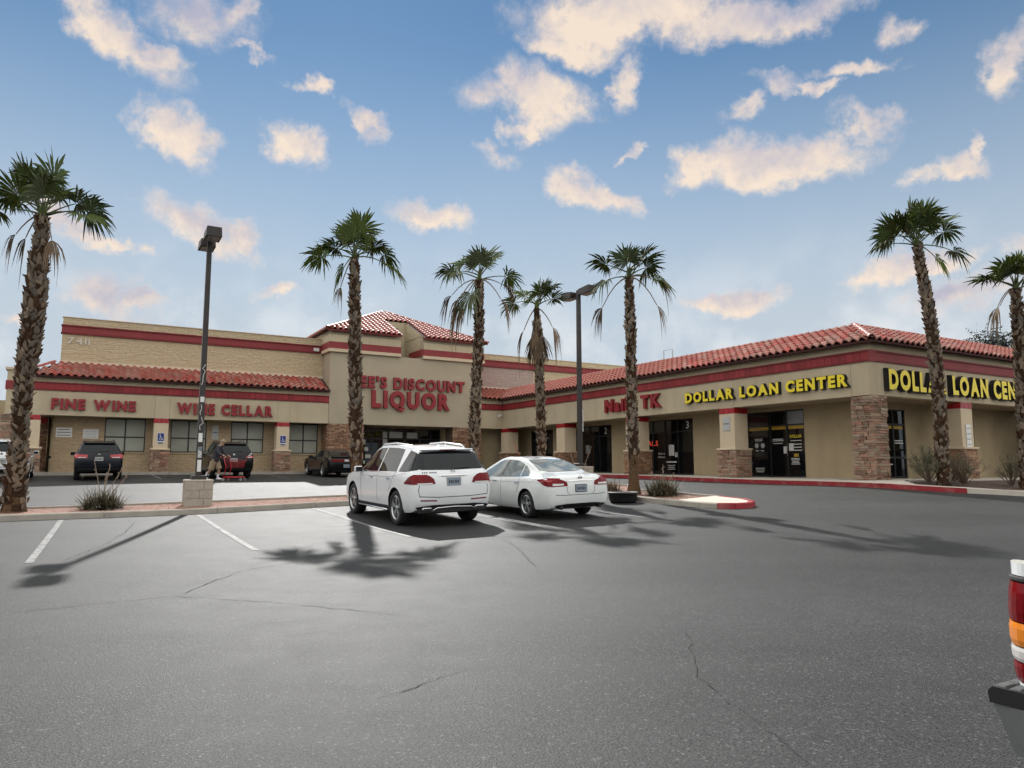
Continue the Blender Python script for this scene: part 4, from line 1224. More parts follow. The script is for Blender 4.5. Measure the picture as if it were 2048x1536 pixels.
    p = MB(); p.box(g - .007, g - .003, lo + 1.15, lo + 1.40, .98, 1.22); p.build('notice', 'sign_grey', S)
    lines(lo + 2.1, .8, .70, 1, .1, .07); lines(lo + 2.0, .6, .55, 3, .1, .03)
    for i in range(4):
        lines(hi - .15, .22, .75 - i * .17, 1, .1, .06)
    lo, hi = fronts[2]
    flat_text('2', 'b', lo + .75, 2.42, .36, g - .004, 'print_white', S, .01)
    p = MB(); p.box(g - .007, g - .003, lo + 2.2, lo + 2.6, 1.3, 1.8); p.build('notice', 'sign_grey', S)
    # side windows of the loan shop
    gy = 1.98 - .012
    for lo, hi in wins:
        p = MB(); p.box(lo + .1, hi - .1, gy - .004, gy, 2.02, 2.14); p.build('window_film', 'yellow_film', S)
        for i in range(3):
            p = MB(); p.box(lo + .12, lo + .12 + r.uniform(.35, .6), gy - .004, gy, .55 - i * .1, .59 - i * .1); p.build('window_print', 'print_white', S)
        for i in range(2):
            p = MB(); p.box((lo + hi) / 2 + .1, hi - .12, gy - .004, gy, 1.52 - i * .1, 1.56 - i * .1); p.build('window_print', 'print_white', S)
    # little roof ladder rail
    m = MB(); m.tube([(3.4, 14.6, 5.3), (3.4, 14.6, 6.95), (3.4, 13.9, 6.95), (3.4, 13.9, 5.3)], .03, 6); m.build('ladder_rail', 'sign_grey', S)
build_wing()

# ================= signs
RED = ('letter_red', 'letter_red_side')
YEL = ('letter_yellow', 'letter_black')
sign('wall_sign', 'dark red letters reading FINE WINE at the far end of the long store', 'sign', 'FINE WINE', 'a', -25.85, -22.09, 3.34, 3.89, A1 - .002, RED, .055)
sign('wall_sign', 'dark red letters reading WINE CELLAR above the covered walkway', 'sign', 'WINE CELLAR', 'a', -20.12, -15.11, 3.31, 3.92, A1 - .002, RED, .055)
sign('wall_sign', 'upper line of red letters ending in DISCOUNT on the tower', 'sign', "LEE'S DISCOUNT", 'a', -10.55, -2.96, 5.30, 6.03, AT - .002, RED, .05, depth=.16)
sign('wall_sign', 'large red letters reading LIQUOR on the tower', 'sign', 'LIQUOR', 'a', -9.28, -4.03, 4.10, 5.18, AT - .002, RED, .055, depth=.18)
sign('wall_sign', 'red shop sign ending in TK on the low wing', 'sign', 'Nails TK', 'b', 15.47, 11.03, 3.38, 4.08, -.002, RED, .045, depth=.16)
sign('wall_sign', 'smaller yellow DOLLAR LOAN CENTER letters on the long front of the wing', 'sign', 'DOLLAR LOAN CENTER', 'b', 9.30, .82, 3.42, 3.89, -.002, YEL, .05, depth=.16, outline=.035)
sign('wall_sign', 'larger yellow DOLLAR LOAN CENTER letters round the corner, behind the palms', 'sign', 'DOLLAR LOAN CENTER', 'a', .80, 11.4, 3.27, 4.03, -.002, YEL, .05, depth=.20, outline=.035)
sign('house_number', 'white street number under the parapet band at the far end', 'number', '7411', 'a', -25.40, -24.35, 6.90, 7.24, A2 - .002, ('number_white', 'sign_grey'), .01, depth=.04)
def hsign(b, label):
    o = thing('parking_sign', label, 'sign', B(A1 - .012, b, 1.98), ROTB, None)
    m = MB(); m.rbox(-.17, .17, -.008, .008, -.30, .30, .004); m.build('plate', 'sign_white', o)
    m = MB(); m.box(-.15, .15, -.013, -.008, -.14, .28); m.build('blue_panel', 'sign_blue', o)
    m = MB(); m.box(-.14, .14, -.013, -.008, -.27, -.20); m.build('lettering', 'letter_black', o)
    m = MB()   # wheelchair mark
    y = -.017
    m.tube([(.06 * math.cos(t) - .01, y, .06 * math.sin(t) - .01) for t in [R(150 + 15 * i) for i in range(15)]], .011, 5)
    m.tube([(-.03, y, .14), (-.02, y, .03), (.05, y, .03), (.09, y, -.07)], .014, 5)
    m.tube([(-.025, y, .09), (.05, y, .08)], .010, 5)
    m.lathe([(0, 0), (.026, 0), (.026, .004)], 10, 'y', (-.035, y, .19))
    m.build('wheelchair_mark', 'sign_white', o)
hsign(-20.83, 'blue disabled parking sign on the pillar beside the black crossover')
hsign(-14.48, 'blue disabled parking sign on the pillar beside the black coupe')
def board(label, b, a, z0, w, h, material, rows=0, cat='notice board', name='notice_board', ink='letter_black'):
    o = thing(name, label, cat, B(a, b, z0 + h / 2), ROTB)
    m = MB(); m.rbox(-w / 2, w / 2, -.02, .0, -h / 2, h / 2, .006); m.build('panel', material, o)
    for i in range(rows):
        z = h / 2 - (i + .7) * h / (rows + .4)
        ww = w * (.36 if i % 3 == 0 else .42)
        m = MB(); m.box(-ww, ww, -.024, -.02, z - h * .03, z + h * .03); m.build('print_line', ink, o)
    return o
board('white notice with three bold lines on the wall near the passage', -25.25, A1 + 1.296, 2.0, .72, .5, 'sign_white', 3)
board('white notice of many fine lines on the wall left of the first window', -24.05, A1 + 1.296, 1.95, .70, .5, 'sign_white', 6, ink='sign_grey')
board('tall pale sign with a dark square on the wall between the cellar windows', -17.95, A1 + 1.296, 2.02, .34, .78, 'sign_grey', 1, ink='sign_blue')
o = board('pale grey notice on the pillar below the yellow letters', .0, 0.0, 1.95, .40, .60, 'sign_grey', 1)
o.matrix_world = BW @ Matrix.Translation((-.008, 6.92, 2.35)) @ Matrix.Rotation(R(-90), 4, 'Z')
board('white notice on the side pillar behind the palm', 6.16, -.008, 1.2, .34, .95, 'sign_white', 4, ink='sign_grey')
# security camera and wall box
o = thing('security_camera', 'small white security camera at the inside corner under the band', 'camera', B(A1 - .004, -.30, 3.95), ROTB)
m = MB(); m.tube([(0, 0, 0), (0, -.14, .02), (0, -.2, -.03)], .03, 8); m.build('bracket', 'sign_white', o)
m = MB(); m.tube([(-.16, -.32, -.10), (.12, -.14, .0)], .065, 10); m.build('housing', 'sign_white', o)
o = tag(MB().rbox(-.16, .16, -.12, 0, -.10, .10, .01).build('wall_light', 'sign_white'), 'little white floodlight box beside the tower on the parapet band', 'light')
o.matrix_world = BW @ Matrix.Translation((-12.35, A2 - .10, 7.62))
o = tag(MB().rbox(-.16, .16, -.12, 0, -.08, .08, .01).build('wall_light', 'sign_white'), 'little white floodlight box high on the wall behind the lamp post', 'light')
o.matrix_world = BW @ Matrix.Translation((9.0, A2 - .10, 7.45))

# ------------------------------------------------------------------ palms
def frond(az, el, Lp, Rb, sag, seed, spread=118, droop=.55, fold=.20, n=30):
    r = random.Random(seed)
    az, el = R(az), R(el)
    d0 = Vector((math.cos(el) * math.cos(az), math.cos(el) * math.sin(az), math.sin(el)))
    pts = [d0 * Lp * t + Vector((0, 0, -sag * Lp * t * t)) for t in (0, .25, .5, .75, 1.0)]
    m = MB()
    m.tube(pts, [.030, .024, .019, .016, .013], 5, 1, cap=False)
    T = (d0 - Vector((0, 0, 2 * sag))).normalized()
    S = T.cross(Vector((0, 0, 1)))
    S = S.normalized() if S.length > .05 else Vector((-math.sin(az), math.cos(az), 0))
    tw = r.uniform(-.95, .95)
    Nn = S.cross(T).normalized()
    S, Nn = S * math.cos(tw) + Nn * math.sin(tw), Nn * math.cos(tw) - S * math.sin(tw)
    P = pts[-1]
    dth = 2 * spread / n
    rows = (.05, .34, .56, .80, 1.0)
    for i in range(n):
        th = R(-spread + (i + .5) * dth + r.uniform(-2, 2))
        if abs(th) > R(70) and r.random() < .12: continue
        D = T * math.cos(th) + S * math.sin(th); E = S * math.cos(th) - T * math.sin(th)
        L = Rb * (.80 + .20 * math.cos(th)) * r.uniform(.82, 1.10)
        cup = fold * abs(math.sin(th)) + .03 * (1 if i % 2 else -1)
        g = droop * r.uniform(.5, 1.5)
        if r.random() < .16: g *= 2.1
        wmax = L * .56 * math.tan(R(dth / 2)) * 1.25
        o = len(m.v)
        for k, t in enumerate(rows):
            c = P + D * (L * t) + Nn * (cup * L * t)
            ov = max(0, t - .42)
            c.z -= g * ov ** 1.5 * L * 1.5
            c -= D * (g * ov ** 2 * L * .35)
            w = L * t * math.tan(R(dth / 2)) * 1.25 if t <= .56 else wmax * (1 - (t - .56) / .47) ** .8
            w = max(w, .0025)
            tilt = Nn * (.35 * w * (1 if i % 2 else -1))
            m.v.append(tuple(c - E * w + tilt)); m.v.append(tuple(c + E * w - tilt))
        for k in range(4):
            m.f.append((o + 2 * k, o + 2 * k + 1, o + 2 * k + 3, o + 2 * k + 2)); m.m.append(0)
    return m
def palm(label, path, r_base, r_mid, r_top, fronds, seed, boots_from=.12, boots_to=.985, skirt=0, group='palms along the lot', nrand=10, rb=.80, lp=.95, rprof=None):
    r = random.Random(seed)
    P = [Vector(p) for p in path]
    r_base *= .93; r_mid *= .80; r_top *= .85
    g = gz(P[0].x, P[0].y) + .05
    t0 = thing('palm_tree', label, 'palm', (P[0].x, P[0].y, g), group=group)
    O = Vector((P[0].x, P[0].y, g))
    zs = [g - .1] + [p.z for p in P[1:]]
    fx = pchip(zs, [P[0].x] + [p.x for p in P[1:]]); fy = pchip(zs, [P[0].y] + [p.y for p in P[1:]])
    top = zs[-1]; H = top - g
    def rad(t):
        if rprof: return float(np.interp(t, [p_[0] for p_ in rprof], [p_[1] for p_ in rprof]))
        if t < .10: return r_base + (r_mid * 1.06 - r_base) * (t / .10) ** .6
        if t < .80: return r_mid * (1.06 - .10 * (t - .1) / .7)
        return r_mid * .96 + (r_top - r_mid * .96) * ((t - .80) / .20)
    m = MB(); n = 16; NR = 46
    for i in range(NR + 1):
        t = i / NR; z = g - .1 + (H + .1) * t
        for k in range(n):
            a = 2 * math.pi * k / n
            rr = rad(t) * (.93 + r.uniform(-.05, .05))
            m.v.append((fx(z) + math.cos(a) * rr - O.x, fy(z) + math.sin(a) * rr - O.y, z - O.z))
    for i in range(NR):
        for k in range(n):
            m.f.append((i * n + k, i * n + (k + 1) % n, (i + 1) * n + (k + 1) % n, (i + 1) * n + k)); m.m.append(1 if i / NR + r.uniform(-.03, .03) < boots_from + .02 else 0)
    m.f.append(tuple(NR * n + k for k in range(n))); m.m.append(0)
    m.build('trunk', ['trunk', 'trunk_fibre'], t0, smooth=True)
    m = MB()
    z = g + H * boots_from; j = 0
    while z < g + H * boots_to:
        t = (z - g) / H; rr = rad(t)
        na = max(7, int(2 * math.pi * rr / .125))
        for k in range(na):
            if r.random() < .20 + .65 * max(0, 1 - (t - boots_from) / .14): continue
            a = 2 * math.pi * (k + .5 * (j % 2) + r.uniform(-.16, .16)) / na
            zz = z + r.uniform(-.055, .055); big = r.choice((.7, .85, 1, 1, 1.2, 1.55))
            w = r.uniform(.030, .052) * big; ln = r.uniform(.08, .19) * big; outw = r.uniform(.025, .075) * (1.9 if r.random() < .08 else 1)
            ca, sa = math.cos(a), math.sin(a)
            lean = r.uniform(-.10, .10)
            def q(rad_, side, dz):
                return (fx(zz + dz) - O.x + ca * rad_ - sa * side, fy(zz + dz) - O.y + sa * rad_ + ca * side, zz + dz - O.z)
            vs = [q(rr * .93, -w, -.02), q(rr * .93, w, -.02), q(rr + outw * .5, w * .9, ln * .45), q(rr + outw * .5, -w * .9, ln * .45),
                  q(rr + outw, w * .28 + lean, ln), q(rr + outw, -w * .28 + lean, ln), q(rr * .90, w * .5 + lean, ln * .8), q(rr * .90, -w * .5 + lean, ln * .8)]
            m.add(vs, [(0, 1, 2, 3), (3, 2, 4, 5), (5, 4, 6, 7), (1, 6, 4, 2), (0, 3, 5, 7)], r.choices((0, 1, 2), (.42, .28, .30))[0])
        z += .080; j += 1
    m.build('leaf_bases', ['boot_tan', 'boot_grey', 'boot_brown'], t0, kind='stuff')
    C = Vector((fx(top) - O.x, fy(top) - O.y, H))
    # bud: a cone of leaf sheaths
    m = MB(); m.tube([C - Vector((0, 0, .1)), C + Vector((0, 0, .18)), C + Vector((0, 0, .34))], [r_top * .95, r_top * .6, .04], 10); m.build('bud', 'frond', t0, smooth=True)
    lst = list(fronds)
    for i in range(nrand):
        lst.append((r.uniform(0, 360), r.uniform(32, 86), lp * r.uniform(.5, 1.0), rb * r.uniform(.75, 1.12), r.uniform(.02, .2), 'g' if r.random() < .78 else 'y'))
    for i, (az, el, Lp, Rb, sag, kind) in enumerate(lst):
        if kind == 'd':
            fm = frond(az, el, Lp, Rb, sag, seed * 100 + i, spread=48, droop=1.3, fold=.3, n=14)
        else:
            fm = frond(az, el, Lp, Rb * 1.1, sag, seed * 100 + i, droop=r.uniform(.10, .45) if el > 34 else r.uniform(.3, .75))
        base = C + Vector((math.cos(R(az)) * r_top * .45, math.sin(R(az)) * r_top * .45, r.uniform(.0, .28) * (1 if el > 20 else .2)))
        fm.v = [(x + base.x, y + base.y, z_ + base.z) for x, y, z_ in fm.v]
        fm.build('frond', [{'g': 'frond', 'y': 'frond_grey', 'd': 'frond_dead'}[kind], 'frond_dead' if kind == 'd' else 'frond_grey'], t0)
    for i in range(skirt):
        az = r.uniform(0, 360)
        fm = frond(az, -62, .30, .75, .9, seed * 300 + i, spread=30, droop=.5, fold=.15, n=14)
        base = Vector((fx(top - .35) - O.x + math.cos(R(az)) * r_top * .8, fy(top - .35) - O.y + math.sin(R(az)) * r_top * .8, H - .3 - r.uniform(0, .5)))
        fm.v = [(x + base.x, y + base.y, z_ + base.z) for x, y, z_ in fm.v]
        fm.build('frond', ['frond_dead', 'frond_dead'], t0)
    return t0
palm('thick-trunked palm at the end of the island, tallest on the left', [(-12.92, 19.26, .48), (-12.90, 19.26, 3.28), (-12.76, 19.26, 5.97), (-12.74, 19.26, 8.30)], .40, .325, .175,
     [(8, 22, 1.15, .75, .22, 'g'), (-8, 12, 1.25, .72, .30, 'g'), (20, 38, .9, .75, .15, 'y'), (176, 28, 1.0, .8, .22, 'g'), (188, 18, 1.15, .7, .25, 'g'), (150, 40, .9, .85, .15, 'g'), (200, -20, .55, .5, .75, 'd'), (170, -35, .5, .5, .7, 'd'), (-12, -55, .5, .55, .6, 'd'), (300, 55, .7, .8, .1, 'g'), (90, 60, .8, .8, .1, 'g')], 11, boots_from=.01, nrand=7, rb=.90, rprof=[(0, .37), (.04, .29), (.10, .235), (.25, .185), (.40, .19), (.52, .235), (.72, .25), (.84, .21), (.92, .155), (1, .14)])
palm('palm in front of the tower, just behind the white SUV nose', [(-4.99, 23.89, .61), (-5.12, 23.89, 3.71), (-5.2, 23.89, 6.37), (-5.27, 23.89, 8.48)], .35, .225, .140,
     [(172, 25, .95, .72, .22, 'g'), (188, 15, 1.05, .72, .25, 'g'), (178, 35, .7, .7, .2, 'g'), (-2, 22, 1.0, .7, .35, 'g'), (8, 12, 1.1, .75, .45, 'g'), (20, 45, .8, .7, .25, 'g'), (205, -40, .40, .62, .5, 'g'), (215, -60, .8, .40, .5, 'd'), (270, 65, .6, .8, .1, 'g'), (90, 60, .7, .75, .1, 'g')], 12, boots_from=.14, nrand=6, rb=.82)
palm('palm beside the right edge of the tower, with drooping brown fronds', [(-1.42, 25.98, .7), (-1.30, 25.98, 3.91), (-1.19, 25.98, 6.61), (-1.18, 25.98, 8.28)], .32, .200, .130,
     [(172, 28, 1.1, .72, .2, 'g'), (190, 22, .8, .7, .25, 'y'), (2, 22, 1.0, .68, .25, 'g'), (12, 10, .75, .75, .35, 'd'), (182, 8, .95, .7, .75, 'd'), (200, -15, .7, .85, .9, 'd'), (195, -45, .8, .9, .5, 'd'), (-10, -10, .75, .75, .85, 'd'), (230, -40, .5, .8, .6, 'y'), (270, 65, .6, .75, .1, 'y')], 13, boots_from=.12, nrand=6, rb=.78)
palm('smallest palm, with a shaggy dead skirt, left of the second lamp post', [(1.15, 27.49, .8), (1.07, 27.49, 4.04), (1.0, 27.49, 5.95), (.94, 27.49, 7.55)], .28, .185, .135,
     [(176, 22, .85, .62, .35, 'g'), (10, 35, .7, .62, .2, 'g'), (20, 48, .75, .72, .1, 'g'), (-10, -25, .6, .7, .8, 'd'), (160, 50, .6, .65, .15, 'g'), (190, -50, .7, .7, .5, 'd')], 14, boots_from=.12, boots_to=.93, skirt=14, nrand=6, rb=.66, lp=.75)
palm('palm on the island finger beside the black rubber tub', [(3.85, 23.39, .73), (3.84, 23.39, 2.86), (3.84, 23.39, 5.28), (3.82, 23.39, 7.68)], .33, .190, .118,
     [(172, 25, .75, .72, .05, 'g'), (186, 8, .75, .65, .35, 'y'), (4, 20, .9, .68, .42, 'g'), (-4, 10, .8, .68, .35, 'd'), (14, 38, .7, .68, .2, 'g'), (178, -10, .85, .6, 1.0, 'd'), (2, -5, .85, .55, 1.0, 'd'), (270, 50, .5, .7, .2, 'y')], 15, boots_from=.16, nrand=5, rb=.68, lp=.8)
palm('tall leaning palm in front of the corner loan shop', [(14.69, 25.2, .9), (14.73, 25.2, 3.83), (14.62, 25.2, 6.46), (14.31, 25.2, 9.30)], .30, .225, .150,
     [(172, 22, .95, .7, .28, 'g'), (186, 12, 1.1, .65, .22, 'y'), (4, 26, 1.05, .72, .2, 'g'), (-6, 5, 1.15, .65, .3, 'y'), (8, -18, .7, .65, .35, 'g'), (165, 45, .9, .8, .1, 'g'), (20, 50, .9, .8, .1, 'g'), (270, 60, .8, .8, .1, 'g'), (90, 65, .8, .8, .1, 'g'), (215, 40, .9, .75, .1, 'g'), (325, 40, .9, .75, .1, 'g')], 16, boots_from=.01, nrand=9, rb=.82)
palm('palm at the right edge of the view, by the side planting bed', [(17.76, 25.5, .9), (17.83, 25.5, 3.86), (17.89, 25.5, 5.62), (17.89, 25.5, 7.82)], .32, .25, .165,
     [(176, 25, .95, .72, .2, 'g'), (190, -8, .75, .65, .85, 'd'), (175, -20, .55, .7, .8, 'd'), (150, 35, .8, .75, .15, 'g'), (20, 30, .9, .75, .2, 'g'), (-20, 20, 1.0, .7, .3, 'g')], 17, boots_from=.01, nrand=7, rb=.8)

# ------------------------------------------------------------------ low plants
def tuft(name, label, pos, n, length, seed, mats=('yucca', 'yucca_dry'), stalks=(), spread=1.0, cat='plant', wid=.016, group=None):
    r = random.Random(seed)
    t0 = thing(name, label, cat, pos, group=group)
    m = MB()
    for i in range(n):
        az = r.uniform(0, 2 * math.pi); el = R(min(88, max(12, r.gauss(52, 20)))); L = length * r.uniform(.55, 1.15)
        ba = r.uniform(0, 2 * math.pi); br = r.uniform(0, .16) * spread
        b = Vector((math.cos(ba) * br, math.sin(ba) * br, 0))
        d = Vector((math.cos(az) * math.cos(el), math.sin(az) * math.cos(el), math.sin(el)))
        s = Vector((-math.sin(az), math.cos(az), 0))
        sag = r.uniform(.1, .55) * L
        o = len(m.v)
        for k, t in enumerate((0, .35, .7, 1.0)):
            c = b + d * L * t - Vector((0, 0, sag * t * t))
            c.z = max(c.z, .01)
            w = wid * (1 - t) + .0015
            m.v.append(tuple(c - s * w)); m.v.append(tuple(c + s * w))
        mi = 0 if r.random() < .62 else 1
        for k in range(3):
            m.f.append((o + 2 * k, o + 2 * k + 1, o + 2 * k + 3, o + 2 * k + 2)); m.m.append(mi)
    m.build('foliage', list(mats), t0)
    for dx, dy, h, mt in stalks:
        m = MB(); m.tube([(dx * .1, dy * .1, 0), (dx * .4, dy * .4, h * .5), (dx, dy, h)], [.012, .010, .007], 5)
        for k in range(5):
            t = .72 + k * .06
            m.tube([(dx * t, dy * t, h * t), (dx * t + r.uniform(-.05, .05), dy * t, h * t + .05)], [.007, .012], 4)
        m.build('flower_stalk', mt, t0)
    return t0
tuft('yucca_plant', 'spiky grey-green tuft with tall dry stalks on the island near the thick palm', BG(7.0, -23.85, .08), 800, .78, 21, stalks=((-.35, .1, 1.35, 'stalk'), (.05, .2, 1.25, 'stalk'), (.45, .1, 1.15, 'stalk'), (.75, -.1, 1.0, 'stalk'), (-.1, .3, 1.0, 'stalk')), spread=3.0)
tuft('yucca_plant', 'bushy green tuft on the finger of the island near the concrete nose', BG(1.1, -9.0, .08), 800, .80, 22, stalks=((.05, .1, .95, 'stalk'), (-.3, .1, .75, 'stalk'), (.35, -.05, .7, 'stalk')), spread=2.6)
tuft('yucca_plant', 'small dry brown tuft between the white sedan and the tub', BG(3.0, -9.5, .08), 420, .62, 23, mats=('yucca_dry', 'stalk'), spread=1.6)
tuft('yucca_plant', 'plant with one red flower stalk seen over the white sedan roof', BG(6.9, -10.2, .08), 220, .6, 24, stalks=((-.6, .1, 1.75, 'stalk_red'), (.1, .2, 1.2, 'stalk'), (.6, .1, 1.1, 'stalk')), spread=1.6)
tuft('yucca_plant', 'plant with long bent stalks at the foot of the second lamp post', BG(6.6, -8.2, .08), 200, .6, 25, stalks=((.5, .1, 1.5, 'stalk'), (-.3, .1, 1.3, 'stalk')), spread=1.6)
def shrub(label, pos, rx, ry, h, n, seed, mats=('shrub', 'shrub_dry'), leaf=.05, group='shrubs in the side bed'):
    r = random.Random(seed)
    t0 = thing('shrub', label, 'shrub', pos, group=group)
    tw = MB(); lf = MB()
    tips = []
    for i in range(34):
        az = r.uniform(0, 6.283); el = R(r.uniform(28, 85)); L = h * r.uniform(.6, 1.1)
        d = Vector((math.cos(az) * math.cos(el) * rx / h * 1.2, math.sin(az) * math.cos(el) * ry / h * 1.2, math.sin(el)))
        p1 = d * L * .5 + Vector((r.uniform(-.06, .06), r.uniform(-.06, .06), 0)); p2 = d * L
        tw.tube([(d.x * .05, d.y * .05, 0), p1, p2], [.012, .008, .003], 4, cap=False)
        tips.append((p1, p2))
        for q in range(3):
            s = p1.lerp(p2, r.uniform(0, .9)); e = s + Vector((r.uniform(-.2, .2), r.uniform(-.2, .2), r.uniform(-.02, .22)))
            tw.tube([s, e], [.005, .002], 3, cap=False); tips.append((s, e))
    for i in range(n):
        a, b = r.choice(tips)
        c = a.lerp(b, r.uniform(.15, 1.1)) + Vector((r.gauss(0, .035), r.gauss(0, .035), r.gauss(0, .035)))
        if c.z < .02: continue
        u = Vector((r.uniform(-1, 1), r.uniform(-1, 1), r.uniform(-.6, 1))).normalized(); v = u.orthogonal().normalized()
        L = leaf * r.uniform(.6, 1.3)
        lf.add([c, c + u * L * .5 + v * L * .22, c + u * L, c + u * L * .5 - v * L * .22], [(0, 1, 2, 3)], 0 if r.random() < .7 else 1)
    tw.build('twigs', 'twig', t0); lf.build('foliage', list(mats), t0)
    return t0
def bedz(a, b):
    za = G(-3.0, b) + .16
    t = min(1, max(0, (a + 3.2) / 2.2))
    p = B(a, b); return Vector((p.x, p.y, za + (SW - .03 - za) * t))
shrub('green-grey leafy shrub at the foot of the leaning palm', bedz(-1.45, .75), .85, .7, 1.25, 5200, 31)
shrub('sparse twiggy shrub to the right of the leaning palm', bedz(-2.0, 1.9), .75, .7, 1.15, 2300, 32, mats=('shrub_dry', 'shrub'))
shrub('low brownish shrub behind the leafy one', bedz(-1.25, 2.6), .8, .7, 1.05, 2600, 33, mats=('shrub_dry', 'shrub'))
shrub('thin olive shrub at the right edge, by the last palm', bedz(-2.4, 4.2), .7, .65, 1.1, 1700, 34)

# ------------------------------------------------------------------ lamp posts
def lamp_post(label, a, b, pedestal, graffiti):
    p = BG(a, b, .05)
    o = thing('lamp_post', label, 'lamp post', p, ROTB, 'lamp posts on the island')
    w = .365
    zp = pedestal
    m = MB(); m.box(-w + .02, w - .02, -w + .02, w - .02, -.2, zp - .002); m.build('pedestal_core', 'concrete', o)
    nz = 3; hh = zp / nz
    for i in range(nz):
        c = 0 if i % 2 else .12
        for s, e in ((-w, c - .005), (c + .005, w)):
            m = MB(); m.rbox(s, e, -w, -w + .05, i * hh + .004, (i + 1) * hh - .004, .006); m.build('block', 'block', o)
            m = MB(); m.rbox(-w, -w + .05, s + (.052 if s == -w else 0), e, i * hh + .004, (i + 1) * hh - .004, .006); m.build('block', 'block', o)
            m = MB(); m.rbox(w - .05, w, s + (.052 if s == -w else 0), e, i * hh + .004, (i + 1) * hh - .004, .006); m.build('block', 'block', o)
    m = MB(); m.rbox(-w - .005, w + .005, -w - .005, w + .005, zp, zp + .05, .01); m.build('pedestal_cap', 'concrete_pale', o)
    m = MB(); m.rbox(-.20, .20, -.20, .20, zp + .05, zp + .17, .015); m.build('base_cover', 'bronze_pole', o)
    top = 8.50 - p.z
    m = MB()
    for z0, z1, r0, r1 in ((zp + .16, top, .082, .066),):
        m.add([(x * r0, y * r0, z0) for x, y in ((-1, -1), (1, -1), (1, 1), (-1, 1))] + [(x * r1, y * r1, z1) for x, y in ((-1, -1), (1, -1), (1, 1), (-1, 1))],
              [(0, 1, 5, 4), (1, 2, 6, 5), (2, 3, 7, 6), (3, 0, 4, 7), (4, 5, 6, 7)])
    m.build('pole', 'bronze_pole', o)
    for s in (1, -1):
        m = MB(); m.box(-.04, .04, *sorted((s * .06, s * .27)), top - .20, top - .08); arm = m.build('arm', 'bronze_pole', o)
        z1, z0 = top + .02, top - .26
        y0, y1 = s * .26, s * .92
        m = MB()
        m.add([(-.22, y0, z0), (.22, y0, z0), (.22, y1, z0), (-.22, y1, z0), (-.20, y0, z1 - .05), (.20, y0, z1 - .05), (.20, y1, z1), (-.20, y1, z1)],
              [(4, 5, 6, 7), (0, 4, 7, 3), (1, 2, 6, 5), (0, 1, 5, 4), (2, 3, 7, 6), (0, 3, 2, 1)])
        hd = m.build('lamp_head', 'bronze_pole', o, fix=True)
        ya, yb = sorted((y0 + s * .06, y1 - s * .05))
        m = MB(); m.box(-.17, .17, ya, yb, z0 - .012, z0 - .002); m.build('lens', 'lamp_lens', hd, off=(0, 0, 0))
    if graffiti:
        r = random.Random(8)
        for z0, h, mm in ((1.02, .34, 'sign_white'), (1.42, .30, 'sign_grey'), (1.62, .12, 'plate'), (1.88, .26, 'sign_white'), (3.05, .16, 'sign_white')):
            m = MB(); m.box(-.058, .05, -.0865, -.084, z0, z0 + h); m.build('sticker', mm, o)
        for z0, n, hh in ((2.2, 5, .42), (2.65, 5, .3), (3.55, 6, .62), (1.45, 5, .2)):
            m = MB(); pts = [(r.uniform(-.05, .05), -.086, z0 + hh * i / n + r.uniform(-.03, .03)) for i in range(n + 1)]
            m.tube(pts, .009, 4); m.build('graffiti_stroke', 'sign_white', o)
    return o
lamp_post('dark lamp post tagged with stickers and graffiti, on a block pedestal', 7.1, -21.43, .74, True)
o = lamp_post('dark lamp post with a white tube on it, behind the white sedan', 7.1, -7.78, .70, False)
m = MB(); m.box(.075, .135, -.05, .02, 2.10, 2.95); m.build('white_tube', 'sign_white', o)

# ------------------------------------------------------------------ black rubber tub by the palm
o = thing('rubber_tub', 'low round black rubber tub beside the palm foot', 'tub', BG(1.15, -10.5, .0))
m = MB(); m.lathe([(0, 0), (.36, 0), (.40, .05), (.43, .26), (.45, .28), (.455, .25), (.47, .25), (.47, .29), (.44, .31), (.40, .27), (.37, .06), (0, .05)], 28); o2 = m.build('bowl', 'rubber_tub', o, smooth=True)

# ------------------------------------------------------------------ far things
def far_hill():
    m = MB(); r = random.Random(2)
    pts = [(-760 + i * 18, 700 - i * 2, 12 + 26 * math.exp(-((i - 8) / 9.0) ** 2) + r.uniform(-2, 2)) for i in range(24)]
    for x, y, z in pts:
        m.v += [(x, y, -2), (x, y, z * .6), (x, y + 40, z), (x, y + 160, -2)]
    for i in range(len(pts) - 1):
        for k in range(3):
            m.f.append((i * 4 + k, (i + 1) * 4 + k, (i + 1) * 4 + k + 1, i * 4 + k + 1)); m.m.append(0)
    m.build('hill', 'hill', kind='structure', smooth=True)
far_hill()
def far_tree(label, x, y, h, w, seed):
    r = random.Random(seed)
    o = thing('far_tree', label, 'tree', (x, y, gz(x, y)), group='trees beyond the shops')
    m = MB(); m.tube([(0, 0, 0), (.1, 0, h * .5), (0, .1, h * .8)], [.25, .18, .06], 7)
    cl = []
    for i in range(9):
        a = r.uniform(0, 6.28); e = Vector((math.cos(a) * w * r.uniform(.3, .7), math.sin(a) * w * .5, h * r.uniform(.62, .95)))
        m.tube([(0, 0, h * r.uniform(.4, .6)), e * .6 + Vector((0, 0, h * .25)), e], [.09, .06, .03], 5); cl.append(e)
    m.build('trunk', 'twig', o)
    lf = MB()
    for i in range(2600):
        c = r.choice(cl) + Vector((r.gauss(0, w * .17), r.gauss(0, w * .17), r.gauss(0, h * .05)))
        u = Vector((r.uniform(-1, 1), r.uniform(-1, 1), r.uniform(-1, 1))).normalized(); v = u.orthogonal().normalized(); L = r.uniform(.25, .5)
        lf.add([c, c + u * L * .5 + v * L * .3, c + u * L, c + u * L * .5 - v * L * .3], [(0, 1, 2, 3)])
    lf.build('crown', 'far_leaf', o)
far_tree('far rounded tree just showing above the tile roof on the right', 46.0, 70.0, 13.6, 3.2, 1)
